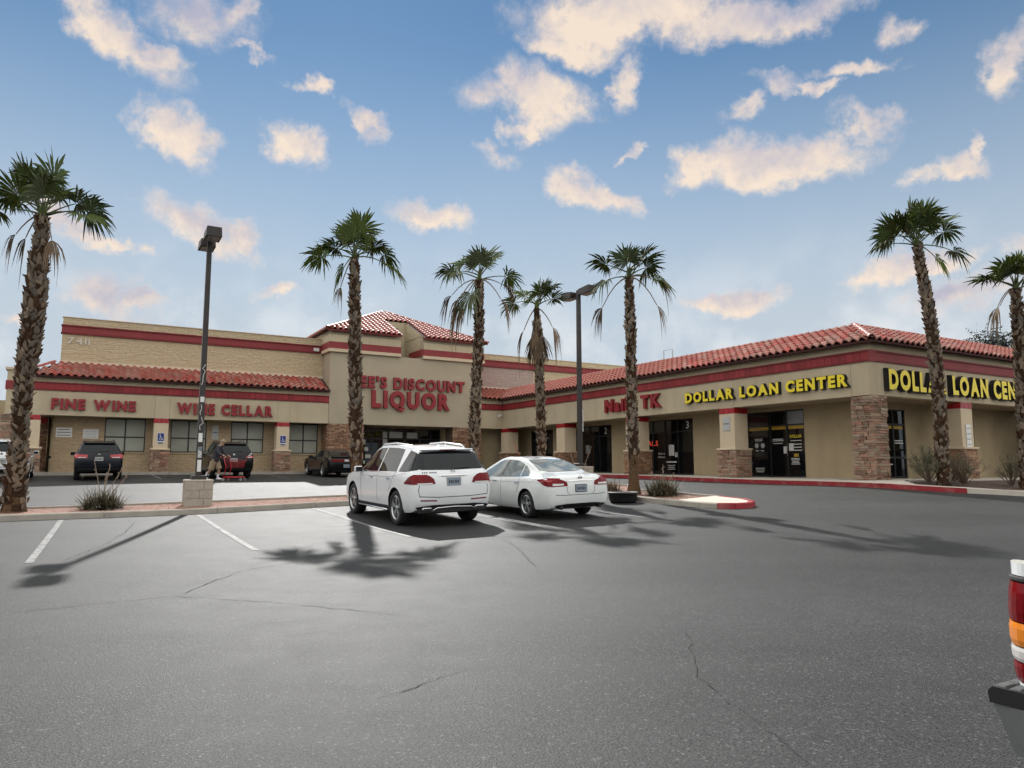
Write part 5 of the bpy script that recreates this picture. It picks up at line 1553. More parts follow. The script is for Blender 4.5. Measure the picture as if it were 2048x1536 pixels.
far_tree('far narrow tree beside the last palm trunk above the roof', 48.4, 71.0, 14.0, 2.0, 2)
o = thing('street_lamp', 'far street lamp head peeping over the roof beside the rounded tree', 'street lamp', (46.2, 69, gz(46, 69)))
m = MB(); m.tube([(0, 0, 0), (0, 0, 11.2), (-.6, 0, 11.8)], .09, 6); m.build('pole', 'bronze_pole', o)
m = MB(); m.rbox(-2.2, -.5, -.25, .25, 11.7, 11.88, .04); m.build('lamp_head', 'bronze_pole', o)

# ------------------------------------------------------------------ vehicles
def loft_body(sp):
    zb, zt, zs, w, wt = (pchip(*zip(*sp[k])) for k in ('zb', 'zt', 'zs', 'w', 'wt'))
    x0, x1 = sp['zt'][0][0], sp['zt'][-1][0]
    xs = set(round(p[0], 3) for k in ('zt', 'w') for p in sp[k])
    n = 64
    for i in range(n + 1):
        t = i / n
        xs.add(round(x0 + (x1 - x0) * (0.5 - 0.5 * math.cos(math.pi * t)) * .45 + (x1 - x0) * t * .55, 3))
    xs = sorted(xs); keep = [xs[0]]
    for x in xs[1:]:
        if x - keep[-1] > .012 or x == xs[-1]: keep.append(x)
    m = MB(); rings = []
    for x in keep:
        b, t, W, T = zb(x), zt(x), w(x), wt(x)
        s = min(zs(x), t - .03)
        ed = min(.055, (t - s) * .4)
        T = min(T, W * .955)
        p7 = (W * .965, s); p10 = (T, t - ed)
        L = lambda p, q, f: (p[0] + (q[0] - p[0]) * f, p[1] + (q[1] - p[1]) * f)
        half = [(0, b), (W * .78, b), (W * .925, b + .02), (W * .972, b + .10), (W * .995, b + .36 * (s - b)), (W, b + .62 * (s - b)), (W * .992, b + .84 * (s - b)), (W * .981, b + .93 * (s - b)), p7,
                L(p7, p10, .05), L(p7, p10, .35), L(p7, p10, .68), L(p7, p10, .95), (T * .97, t - ed * .55), (T * .86, t - ed * .22), (T * .45, t - .012), (0, t)]
        ring = half + [(-y, z) for y, z in half[-2:0:-1]]
        rings.append([(x, y, z) for y, z in ring])
    k = len(rings[0])
    for r_ in rings: m.v += r_
    for i in range(len(rings) - 1):
        for j in range(k):
            m.f.append((i * k + j, i * k + (j + 1) % k, (i + 1) * k + (j + 1) % k, (i + 1) * k + j)); m.m.append(0)
    m.f.append(tuple(range(k))[::-1]); m.m.append(0)
    m.f.append(tuple((len(rings) - 1) * k + j for j in range(k))); m.m.append(0)
    return m
def cut_wells(mb, mats, wells):
    me = mb.mesh('body', mats)
    bm = bmesh.new(); bm.from_mesh(me); bmesh.ops.recalc_face_normals(bm, faces=bm.faces[:]); bm.to_mesh(me); bm.free()
    o = bpy.data.objects.new('body', me); COL.objects.link(o)
    c = MB()
    for x, y, z, r, d in wells:
        n = 28; ob = len(c.v)
        for yy in (y - d, y + d):
            for i in range(n):
                a = 2 * math.pi * i / n
                c.v.append((x + math.cos(a) * r, yy, z + math.sin(a) * r * (1.0)))
        for i in range(n):
            c.f.append((ob + i, ob + (i + 1) % n, ob + n + (i + 1) % n, ob + n + i)); c.m.append(0)
        c.f.append(tuple(ob + i for i in range(n))[::-1]); c.m.append(0)
        c.f.append(tuple(ob + n + i for i in range(n))); c.m.append(0)
    cme = c.mesh('cut', 'trim_black')
    bm = bmesh.new(); bm.from_mesh(cme); bmesh.ops.recalc_face_normals(bm, faces=bm.faces[:]); bm.to_mesh(cme); bm.free()
    co = bpy.data.objects.new('cut', cme); COL.objects.link(co)
    md = o.modifiers.new('b', 'BOOLEAN'); md.object = co; md.operation = 'DIFFERENCE'; md.solver = 'EXACT'
    try: md.material_mode = 'TRANSFER'
    except Exception: pass
    dg = bpy.context.evaluated_depsgraph_get()
    res = bpy.data.meshes.new_from_object(o.evaluated_get(dg))
    bpy.data.objects.remove(o); bpy.data.objects.remove(co)
    res.name = 'body'
    # smooth shading with sharp creases kept
    res.polygons.foreach_set('use_smooth', [True] * len(res.polygons))
    try: res.set_sharp_from_angle(angle=R(42))
    except Exception: pass
    return res
def resample2(pl, n):
    P = [Vector(p) for p in pl]
    if len(P) == 1: return [P[0]] * n
    d = [0]
    for i in range(1, len(P)): d.append(d[-1] + (P[i] - P[i - 1]).length)
    out = []
    for i in range(n):
        s = d[-1] * i / (n - 1); k = 0
        while k < len(P) - 2 and d[k + 1] < s: k += 1
        f = (s - d[k]) / max(1e-9, d[k + 1] - d[k]); out.append(P[k].lerp(P[k + 1], min(1, max(0, f))))
    return out
class Car:
    """lofted body; glass, lamps, seams and trim are laid onto it as thin shells of their own"""
    def __init__(s, name, label, sp, paint, wheel_r, wheel_w, axles, cat, group=None, rim='alloy', style='double'):
        s.root = thing(name, label, cat, group=group)
        s.sp = sp
        s.w = max(p[1] for p in sp['w'])
        y = s.w - wheel_w / 2 - .02
        wells = [(x, sg * (s.w - .08), wheel_r + .015, wheel_r + .055, .26) for x in axles for sg in (1, -1)]
        me = cut_wells(loft_body(sp), [paint, 'trim_black'], wells)
        s.body = inst('body', me, s.root)
        bm = bmesh.new(); bm.from_mesh(me); s.bvh = BVHTree.FromBMesh(bm); bm.free()
        s.wheels(wheel_r, wheel_w, axles, y, rim, style)
    def wheels(s, r, w, axles, y, rim, style):
        m = MB(); rr = r * .70
        m.lathe([(rr, -w / 2 + .02), (rr + .01, -w / 2), (r - .03, -w / 2), (r, -w / 2 + .035), (r, w / 2 - .035), (r - .03, w / 2), (rr + .01, w / 2), (rr, w / 2 - .02)], 32, 'y')
        ty = m.mesh('tyre', 'tyre', smooth=True)
        m = MB()
        m.lathe([(rr + .004, w / 2 - .012), (rr - .012, w / 2 - .006), (rr - .03, w / 2 - .03), (rr - .035, -w / 2 + .03)], 28, 'y')
        m.lathe([(0, w / 2 - .085), (rr - .03, w / 2 - .10)], 20, 'y', mi=1)
        m.lathe([(0, w / 2 - .022), (.035, w / 2 - .022), (.06, w / 2 - .04), (.06, w / 2 - .09)], 14, 'y')
        ns = 5
        for i in range(ns):
            for da in ((-.17, .17) if style == 'double' else (0,)):
                a = 2 * math.pi * i / ns + math.pi / 2
                hw0, hw1 = (.020, .017) if style == 'double' else (.036, .030)
                p0 = Vector((math.cos(a + da * .4) * .05, 0, math.sin(a + da * .4) * .05)); p1 = Vector((math.cos(a + da) * (rr - .015), 0, math.sin(a + da) * (rr - .015)))
                t = (p1 - p0).normalized(); sd = Vector((-t.z, 0, t.x))
                yo, yi = w / 2 - .03, w / 2 - .075
                vs = []
                for p, hw, yy in ((p0, hw0, yo), (p1, hw1, yo + .008)):
                    for q, y2 in ((-1, yy), (1, yy), (1, yi), (-1, yi)):
                        vs.append((p.x + sd.x * hw * q, y2, p.z + sd.z * hw * q))
                m.add(vs, [(0, 1, 5, 4), (1, 2, 6, 5), (3, 0, 4, 7), (2, 3, 7, 6)])
        rm = m.mesh('rim', [rim, 'trim_black'])
        for x in axles:
            for sg in (1, -1):
                e = bpy.data.objects.new('wheel', None); COL.objects.link(e); e.parent = s.root; e.empty_display_size = .1
                e.location = (x, sg * y, r)
                e.rotation_euler = (0, 0 if True else 0, 0 if sg > 0 else math.pi)
                inst('tyre', ty, e); inst('rim', rm, e)
    def cast(s, p, d, eps):
        d = Vector(d).normalized(); p = Vector(p)
        h, n, i, dist = s.bvh.ray_cast(p - d * 4, d)
        if h is None: return None
        if n.dot(d) > 0: n = -n
        return h + n * eps
    def patch(s, name, material, plane, top, bot, nc=14, nr=5, eps=.006, parent=None, both=True):
        """plane: 'y' (x, z) cast from the side; 'x-' (y, z) from behind; 'x+' from the front; 'z' (y, x) from above; 'c' corner, (u, z) cast diagonally from behind"""
        out = None
        for sg in ((1, -1) if (both and plane in ('y', 'c')) or both == 'mirror' else (1,)):
            A, Bt = resample2(top, nc), resample2(bot, nc)
            m = MB(); idx = []
            for j in range(nr):
                f = j / (nr - 1); row = []
                for i in range(nc):
                    u, v = A[i].lerp(Bt[i], f)
                    if plane == 'y': q = s.cast((u, 0, v), (0, -sg, 0), eps)
                    elif plane == 'x-': q = s.cast((0, u * sg, v), (1, 0, 0), eps)
                    elif plane == 'x+': q = s.cast((0, u * sg, v), (-1, 0, 0), eps)
                    elif plane == 'z': q = s.cast((v, u * sg, 0), (0, 0, -1), eps)
                    else:
                        k = .7071; q = s.cast((u * k, u * k * sg, v), (k, -k * sg, 0), eps)
                    if q is None: row.append(None)
                    else: row.append(len(m.v)); m.v.append(tuple(q))
                idx.append(row)
            for j in range(nr - 1):
                for i in range(nc - 1):
                    f4 = [idx[j][i], idx[j][i + 1], idx[j + 1][i + 1], idx[j + 1][i]]
                    if None not in f4: m.f.append(tuple(f4)); m.m.append(0)
            if m.f:
                out = m.build(name, material, parent or s.root, off=(0, 0, 0), smooth=True, fix=True)
        return out
    def box(s, name, material, b, r=.01, parent=None, mirror=False):
        for sg in ((1, -1) if mirror else (1,)):
            y0, y1 = sorted((b[2] * sg, b[3] * sg))
            o = MB().rbox(b[0], b[1], y0, y1, b[4], b[5], r).build(name, material, parent or s.root, off=(0, 0, 0))
        return o
    def tube(s, name, material, pts, rad, n=8, mirror=False, smooth=True):
        for sg in ((1, -1) if mirror else (1,)):
            MB().tube([(x, y * sg, z) for x, y, z in pts], rad, n).build(name, material, s.root, off=(0, 0, 0), smooth=smooth)
    def seam(s, pts, plane='y', w=.010, **k):
        top = [(p[0], p[1]) for p in pts]
        d = Vector(pts[-1]) - Vector(pts[0]); nn = Vector((-d.y, d.x)).normalized() * w
        s.patch('panel_gap', 'gap', plane, top, [(p[0] + nn.x, p[1] + nn.y) for p in pts], nc=16, nr=2, eps=.003, **k)
    def mirror_(s, x, z, paint, w=None):
        y = (w or s.w)
        for sg in (1, -1):
            m = MB(); m.rbox(x - .06, x + .07, *sorted((sg * (y + .0), sg * (y + .20))), z - .07, z + .08, .03)
            m.box(x - .02, x + .03, *sorted((sg * (y - .12), sg * (y + .03))), z - .05, z - .01)
            mo = m.build('wing_mirror', paint, s.root, off=(0, 0, 0))
            g = MB(); g.box(x - .063, x - .060, *sorted((sg * (y + .02), sg * (y + .185))), z - .05, z + .06); g.build('mirror_glass', 'car_glass', mo, off=(0, 0, 0))
    def plate_(s, x, z, w=.31, h=.155, frame='plate_frame', mirror=False, face='plate'):
        p = s.cast((0, 0, z), (1, 0, 0), 0.0)
        q = s.cast((0, 0, z + .05), (1, 0, 0), 0.0)
        xx = min(p.x, q.x) - .012
        o = MB().rbox(xx - .006, xx + .02, -w / 2 - .012, w / 2 + .012, z - h / 2 - .012, z + h / 2 + .012, .004).build('number_plate', frame, s.root, off=(0, 0, 0))
        MB().box(xx - .009, xx - .0062, -w / 2, w / 2, z - h / 2, z + h / 2).build('plate_face', face, o, off=(0, 0, 0))
        m = MB()
        for i in range(6):
            y = -.11 + i * .04 + (.01 if i > 2 else 0)
            m.box(xx - .0105, xx - .0092, y, y + .024, z - .035, z + .025)
        m.build('plate_characters', 'gap', o, off=(0, 0, 0))
    def park(s, a, b, heading=1, dz=0.0, yaw=0.0):
        rz = TH + R(90) * heading + R(yaw)
        f = Vector((math.cos(rz), math.sin(rz), 0)); l = Vector((-f.y, f.x, 0))
        p = B(a, b)
        zf = [gz(*(p + f * d).xy) for d in (-1.4, 1.4)]; zl = [gz(*(p + l * d).xy) for d in (-.8, .8)]
        pitch = math.atan2(zf[1] - zf[0], 2.8); roll = math.atan2(zl[1] - zl[0], 1.6)
        s.root.location = (p.x, p.y, (zf[0] + zf[1]) / 2 + dz)
        s.root.rotation_euler = (roll, -pitch, rz)

SUV = dict(
    zt=[(-2.46, .90), (-2.445, 1.02), (-2.42, 1.12), (-2.36, 1.215), (-2.26, 1.36), (-2.14, 1.53), (-2.06, 1.615), (-1.98, 1.645), (-1.4, 1.705), (-.7, 1.735), (0, 1.725), (.35, 1.665), (.75, 1.47), (1.15, 1.22), (1.32, 1.13), (1.75, 1.075), (2.1, 1.00), (2.25, .93), (2.34, .80), (2.38, .68)],
    zb=[(-2.46, .50), (-2.36, .37), (-2.1, .30), (-1.5, .27), (1.5, .24), (2.1, .25), (2.38, .36)],
    zs=[(-2.46, .95), (-2.2, 1.14), (-1.4, 1.135), (0, 1.10), (1.2, 1.07), (2.0, .93), (2.38, .66)],
    w=[(-2.46, .82), (-2.43, .885), (-2.36, .925), (-2.2, .952), (-1.5, .968), (0, .968), (1.4, .960), (2.0, .935), (2.25, .86), (2.38, .70)],
    wt=[(-2.46, .70), (-2.36, .76), (-2.1, .70), (-1.9, .665), (-1.0, .665), (0, .655), (.4, .66), (1.2, .78), (1.4, .82), (2.0, .76), (2.38, .60)])
def white_suv():
    c = Car('parked_suv', 'large white SUV with roof rails parked beside the white sedan', SUV, 'paint_white', .375, .26, (-1.457, 1.457), 'SUV', 'cars nosed up to the island')
    P = c.patch
    P('rear_window', 'car_glass', 'x-', [(-.655, 1.575), (0, 1.60), (.655, 1.575)], [(-.735, 1.215), (0, 1.20), (.735, 1.215)], 22, 7)
    P('quarter_window', 'car_glass', 'y', [(-2.16, 1.48), (-2.05, 1.565), (-1.70, 1.615)], [(-2.26, 1.20), (-1.95, 1.165), (-1.58, 1.16)], 12, 6)
    P('pillar_glass', 'car_glass', 'c', [(-1.16, 1.43), (-1.01, 1.55), (-.92, 1.57)], [(-1.14, 1.235), (-1.06, 1.21), (-.98, 1.20)], 9, 6, eps=.007)
    P('side_window', 'car_glass', 'y', [(-1.38, 1.635), (-.95, 1.66), (-.36, 1.66)], [(-1.46, 1.15), (-.95, 1.135), (-.36, 1.125)], 14, 6)
    P('side_window', 'car_glass', 'y', [(-.28, 1.66), (.10, 1.64), (.42, 1.56), (.88, 1.30)], [(-.28, 1.12), (.2, 1.11), (.6, 1.105), (1.02, 1.105)], 16, 6)
    P('windscreen', 'car_glass', 'z', [(-.60, .42), (0, .40), (.60, .42)], [(-.70, 1.18), (0, 1.22), (.70, 1.18)], 16, 8)
    P('window_trim', 'chrome', 'y', [(-1.50, 1.15), (.2, 1.112), (1.05, 1.10)], [(-1.50, 1.135), (.2, 1.096), (1.05, 1.085)], 24, 2, eps=.008)
    P('tail_light', 'lens_red', 'x-', [(.47, 1.03), (.58, 1.105), (.84, 1.115)], [(.43, .925), (.58, .92), (.84, .92)], 14, 5, both='mirror', eps=.010)
    P('tail_light', 'lens_red', 'y', [(-2.41, 1.115), (-2.32, 1.115), (-2.16, 1.04), (-2.0, .94)], [(-2.41, .92), (-2.2, .92), (-2.10, .918), (-2.0, .918)], 14, 5, eps=.010)
    P('tail_light', 'lens_red', 'c', [(-1.27, 1.115), (-1.12, 1.115), (-1.00, 1.115)], [(-1.27, .92), (-1.12, .92), (-1.00, .92)], 10, 5, eps=.011)
    P('reversing_lens', 'lens_clear', 'x-', [(.50, .945), (.84, .945)], [(.50, .918), (.84, .918)], 10, 2, both='mirror', eps=.014)
    P('tailgate_trim', 'chrome', 'x-', [(-.36, 1.105), (.36, 1.105)], [(-.36, 1.085), (.36, 1.085)], 12, 2, eps=.012)
    P('tailgate_recess', 'sign_grey', 'x-', [(-.30, 1.082), (.30, 1.082)], [(-.26, 1.060), (.26, 1.060)], 12, 2, eps=.005)
    c.plate_(-2.46, .965)
    e = c.cast((0, 0, 1.165), (1, 0, 0), .008)
    MB().lathe([(.050, -.006), (.050, .006), (.041, .006), (.041, -.006)], 20, 'x', tuple(e), close=True).build('emblem', 'chrome', c.root, off=(0, 0, 0))
    m = MB()
    for k in range(3):
        a = R(90 + 120 * k); m.tube([tuple(e), (e.x, e.y + math.cos(a) * .045, e.z + math.sin(a) * .045)], .005, 4)
    m.build('emblem_star', 'chrome', c.root, off=(0, 0, 0))
    m = MB()
    for i in range(7):
        y = .70 - i * .045 - (.03 if i > 2 else 0); q = c.cast((0, y, 1.155), (1, 0, 0), .004); m.box(q.x - .004, q.x + .002, y - .015, y + .015, 1.14, 1.172)
    m.build('badge', 'chrome', c.root, off=(0, 0, 0))
    c.seam([(-.80, .665), (-.4, .635), (.4, .635), (.80, .665)], 'x-', .014)
    c.seam([(.80, .66), (.83, .80), (.80, .90)], 'x-', .012, both='mirror')
    P('reflector', 'lens_red', 'x-', [(.40, .585), (.78, .60)], [(.40, .560), (.78, .575)], 10, 2, both='mirror', eps=.008)
    P('lower_valance', 'trim_black', 'x-', [(-.86, .455), (-.5, .49), (.5, .49), (.86, .455)], [(-.80, .385), (-.5, .375), (.5, .375), (.80, .385)], 20, 4, eps=.012)
    c.box('valance', 'trim_black', (-2.43, -2.15, -.80, .80, .30, .42), .03)
    c.tube('skid_trim', 'chrome', [(-2.455, .52, .36), (-2.465, .40, .42), (-2.47, 0, .435), (-2.465, -.40, .42), (-2.455, -.52, .36)], .014, 6)
    for sg in (1, -1):
        MB().rbox(-2.475, -2.3, *sorted((sg * .50, sg * .74)), .37, .435, .025).build('exhaust_tip', 'chrome', c.root, off=(0, 0, 0))
        MB().rbox(-2.478, -2.474, *sorted((sg * .52, sg * .72)), .382, .423, .001).build('exhaust_hole', 'gap', c.root, off=(0, 0, 0))
    P('sill', 'trim_black', 'y', [(-1.02, .40), (0, .385), (1.02, .375)], [(-1.02, .275), (0, .265), (1.02, .255)], 20, 4, eps=.010)
    c.tube('running_board', 'chrome', [(-1.00, .955, .30), (-.8, .985, .31), (.8, .985, .30), (1.0, .955, .29)], .022, 6, mirror=True)
    c.tube('roof_rail', 'paint_white', [(-1.75, .600, 1.66), (-1.6, .605, 1.715), (-.7, .60, 1.768), (.1, .595, 1.738), (.32, .585, 1.67)], [.014, .017, .017, .017, .013], 8, mirror=True)
    c.tube('rail_foot', 'chrome', [(-.75, .60, 1.69), (-.75, .60, 1.765)], .018, 6, mirror=True)
    c.box('roof_spoiler', 'paint_white', (-2.15, -1.9, -.62, .62, 1.615, 1.645), .012)
    c.box('brake_light', 'lens_red', (-2.155, -2.145, -.2, .2, 1.615, 1.635), .003)
    P('sunroof', 'car_glass', 'z', [(-.42, -1.0), (.42, -1.0)], [(-.42, .10), (.42, .10)], 10, 8, eps=.004)
    for x in (-1.05, .05):
        c.box('door_handle', 'chrome', (x - .11, x + .11, .955, .992, .985, 1.012), .010, mirror=True)
    c.seam([(-.34, 1.10), (-.34, .42)]); c.seam([(.86, 1.06), (.82, .75), (.80, .42)]); c.seam([(-1.40, 1.12), (-1.24, .92), (-1.06, .70)])
    c.seam([(-2.0, 1.135), (-1.0, 1.02), (.8, 1.0)], w=.005)
    c.mirror_(.80, 1.13, 'paint_white', .93)
    MB().rbox(-1.75, -1.58, -.012, .012, 1.66, 1.735, .008).build('antenna_fin', 'paint_white', c.root, off=(0, 0, 0))
    c.tube('rear_wiper', 'trim_black', [(-2.365, .02, 1.22), (-2.35, -.25, 1.245), (-2.345, -.42, 1.25)], .012, 5)
    P('headlight', 'lens_clear', 'x+', [(.45, .86), (.82, .88)], [(.45, .74), (.82, .76)], 8, 4, both='mirror')
    P('grille', 'trim_black', 'x+', [(-.4, .86), (.4, .86)], [(-.35, .62), (.35, .62)], 10, 4)
    c.root.scale = (1.045, 1.045, 1.055)
    c.park(1.45, -17.13)
white_suv()

SEDAN = dict(
    zt=[(-2.46, .80), (-2.44, .93), (-2.40, 1.005), (-2.30, 1.045), (-2.0, 1.075), (-1.78, 1.10), (-1.55, 1.19), (-1.2, 1.315), (-.85, 1.405), (-.45, 1.455), (0, 1.465), (.30, 1.43), (.70, 1.28), (1.10, 1.09), (1.30, 1.00), (1.7, .94), (2.1, .85), (2.3, .74), (2.36, .62)],
    zb=[(-2.46, .40), (-2.38, .29), (-2.1, .235), (-1.4, .20), (1.4, .18), (2.1, .20), (2.36, .32)],
    zs=[(-2.46, .82), (-2.2, .965), (-1.4, .975), (0, .93), (1.2, .90), (2.0, .76), (2.36, .58)],
    w=[(-2.46, .72), (-2.43, .80), (-2.34, .862), (-2.1, .895), (-1.4, .915), (0, .915), (1.4, .905), (2.0, .86), (2.25, .76), (2.36, .60)],
    wt=[(-2.46, .60), (-2.2, .70), (-1.8, .70), (-1.3, .60), (-.9, .57), (0, .565), (.4, .58), (1.1, .72), (1.4, .76), (2.0, .70), (2.36, .5)])
def sedan(name, label, paint, glass, lens, a, b, group, full=True, yaw=0):
    c = Car(name, label, SEDAN, paint, .325, .22, (-1.388, 1.388), 'sedan', group, style='double')
    P = c.patch
    P('rear_window', glass, 'z', [(-.50, -.93), (0, -.86), (.50, -.93)], [(-.63, -1.60), (-.4, -1.71), (0, -1.74), (.4, -1.71), (.63, -1.60)], 18, 9)
    P('windscreen', glass, 'z', [(-.50, .34), (0, .32), (.50, .34)], [(-.64, 1.05), (0, 1.13), (.64, 1.05)], 14, 8)
    P('side_window', glass, 'y', [(-.14, 1.385), (.12, 1.375), (.38, 1.30), (.86, 1.07)], [(-.14, .965), (.2, .955), (.6, .95), (.98, .955)], 16, 6)
    P('side_window', glass, 'y', [(-.93, 1.285), (-.62, 1.365), (-.22, 1.388)], [(-1.06, 1.005), (-.7, .985), (-.22, .970)], 14, 6)
    P('quarter_window', glass, 'y', [(-1.36, 1.10), (-1.15, 1.205), (-.98, 1.27)], [(-1.42, 1.03), (-1.25, 1.015), (-1.10, 1.005)], 10, 5)
    P('window_trim', 'chrome', 'y', [(-1.45, 1.035), (-.9, .995), (.2, .952), (1.02, .95)], [(-1.45, 1.02), (-.9, .98), (.2, .937), (1.02, .935)], 24, 2, eps=.008)
    P('window_frame', 'trim_black', 'y', [(-.205, 1.385), (-.155, 1.385)], [(-.205, .97), (-.155, .97)], 3, 6, eps=.009)
    P('tail_light', lens, 'x-', [(.40, .90), (.55, .955), (.80, .985)], [(.38, .805), (.55, .80), (.80, .795)], 12, 5, both='mirror', eps=.010)
    P('tail_light', lens, 'y', [(-2.37, .985), (-2.25, .985), (-2.05, .965), (-1.90, .945)], [(-2.37, .80), (-2.2, .82), (-2.05, .88), (-1.90, .935)], 12, 5, eps=.010)
    P('tail_light', lens, 'c', [(-1.30, .98), (-1.15, .985), (-1.02, .985)], [(-1.30, .797), (-1.15, .797), (-1.02, .80)], 10, 5, eps=.011)
    P('reversing_lens', 'lens_clear', 'x-', [(.50, .862), (.78, .858)], [(.50, .820), (.78, .818)], 8, 2, both='mirror', eps=.014)
    P('tail_trim', 'lens_pink', 'y', [(-2.36, .93), (-2.1, .945)], [(-2.36, .90), (-2.1, .925)], 8, 2, eps=.014)
    P('boot_trim', 'chrome', 'x-', [(-.36, .935), (0, .945), (.36, .935)], [(-.36, .905), (0, .918), (.36, .905)], 14, 3, eps=.014)
    c.plate_(-2.46, .745, frame='trim_black')
    e = c.cast((0, 0, .985), (1, 0, 0), .010)
    MB().lathe([(.045, -.006), (.045, .006), (.035, .006), (.035, -.006)], 18, 'x', tuple(e), close=True).build('emblem', 'chrome', c.root, off=(0, 0, 0))
    MB().box(e.x - .006, e.x + .004, -.065, .065, e.z - .009, e.z + .009).build('emblem_bar', 'chrome', c.root, off=(0, 0, 0))
    c.seam([(-.82, .60), (-.5, .585), (.5, .585), (.82, .60)], 'x-', .012)
    c.seam([(.40, .79), (.385, .66), (.32, .61)], 'x-', .010, both='mirror')
    P('lower_valance', 'trim_black', 'x-', [(-.74, .36), (-.4, .395), (.4, .395), (.74, .36)], [(-.68, .30), (-.4, .29), (.4, .29), (.68, .30)], 16, 3, eps=.008)
    for sg in (1, -1):
        MB().tube([(-2.46, sg * .56, .30), (-2.2, sg * .56, .30)], .045, 10).build('exhaust_tip', 'trim_black', c.root, off=(0, 0, 0))
    for x in (-1.0, .12):
        c.box('door_handle', 'chrome', (x - .11, x + .11, .895, .935, .835, .862), .010, mirror=True)
    c.seam([(-.18, .94), (-.18, .30)]); c.seam([(.90, .90), (.86, .6), (.84, .30)]); c.seam([(-1.10, .98), (-1.08, .80), (-.98, .62)])
    c.seam([(-2.1, .90), (-1.0, .86), (.8, .82)], w=.005)
    c.mirror_(.72, .98, paint, .86)
    P('headlight', 'lens_clear', 'x+', [(.42, .72), (.74, .76)], [(.42, .62), (.74, .66)], 8, 4, both='mirror')
    c.park(a, b, yaw=yaw)
    return c
sedan('parked_sedan', 'white sedan parked to the right of the white SUV', 'paint_pearl', 'car_glass_light', 'lens_red', .72, -14.08, 'cars nosed up to the island')
sedan('parked_car', 'teal car seen through the passage past the far end of the store', 'paint_teal', 'car_glass', 'lens_red', 34.8, -27.0, None)

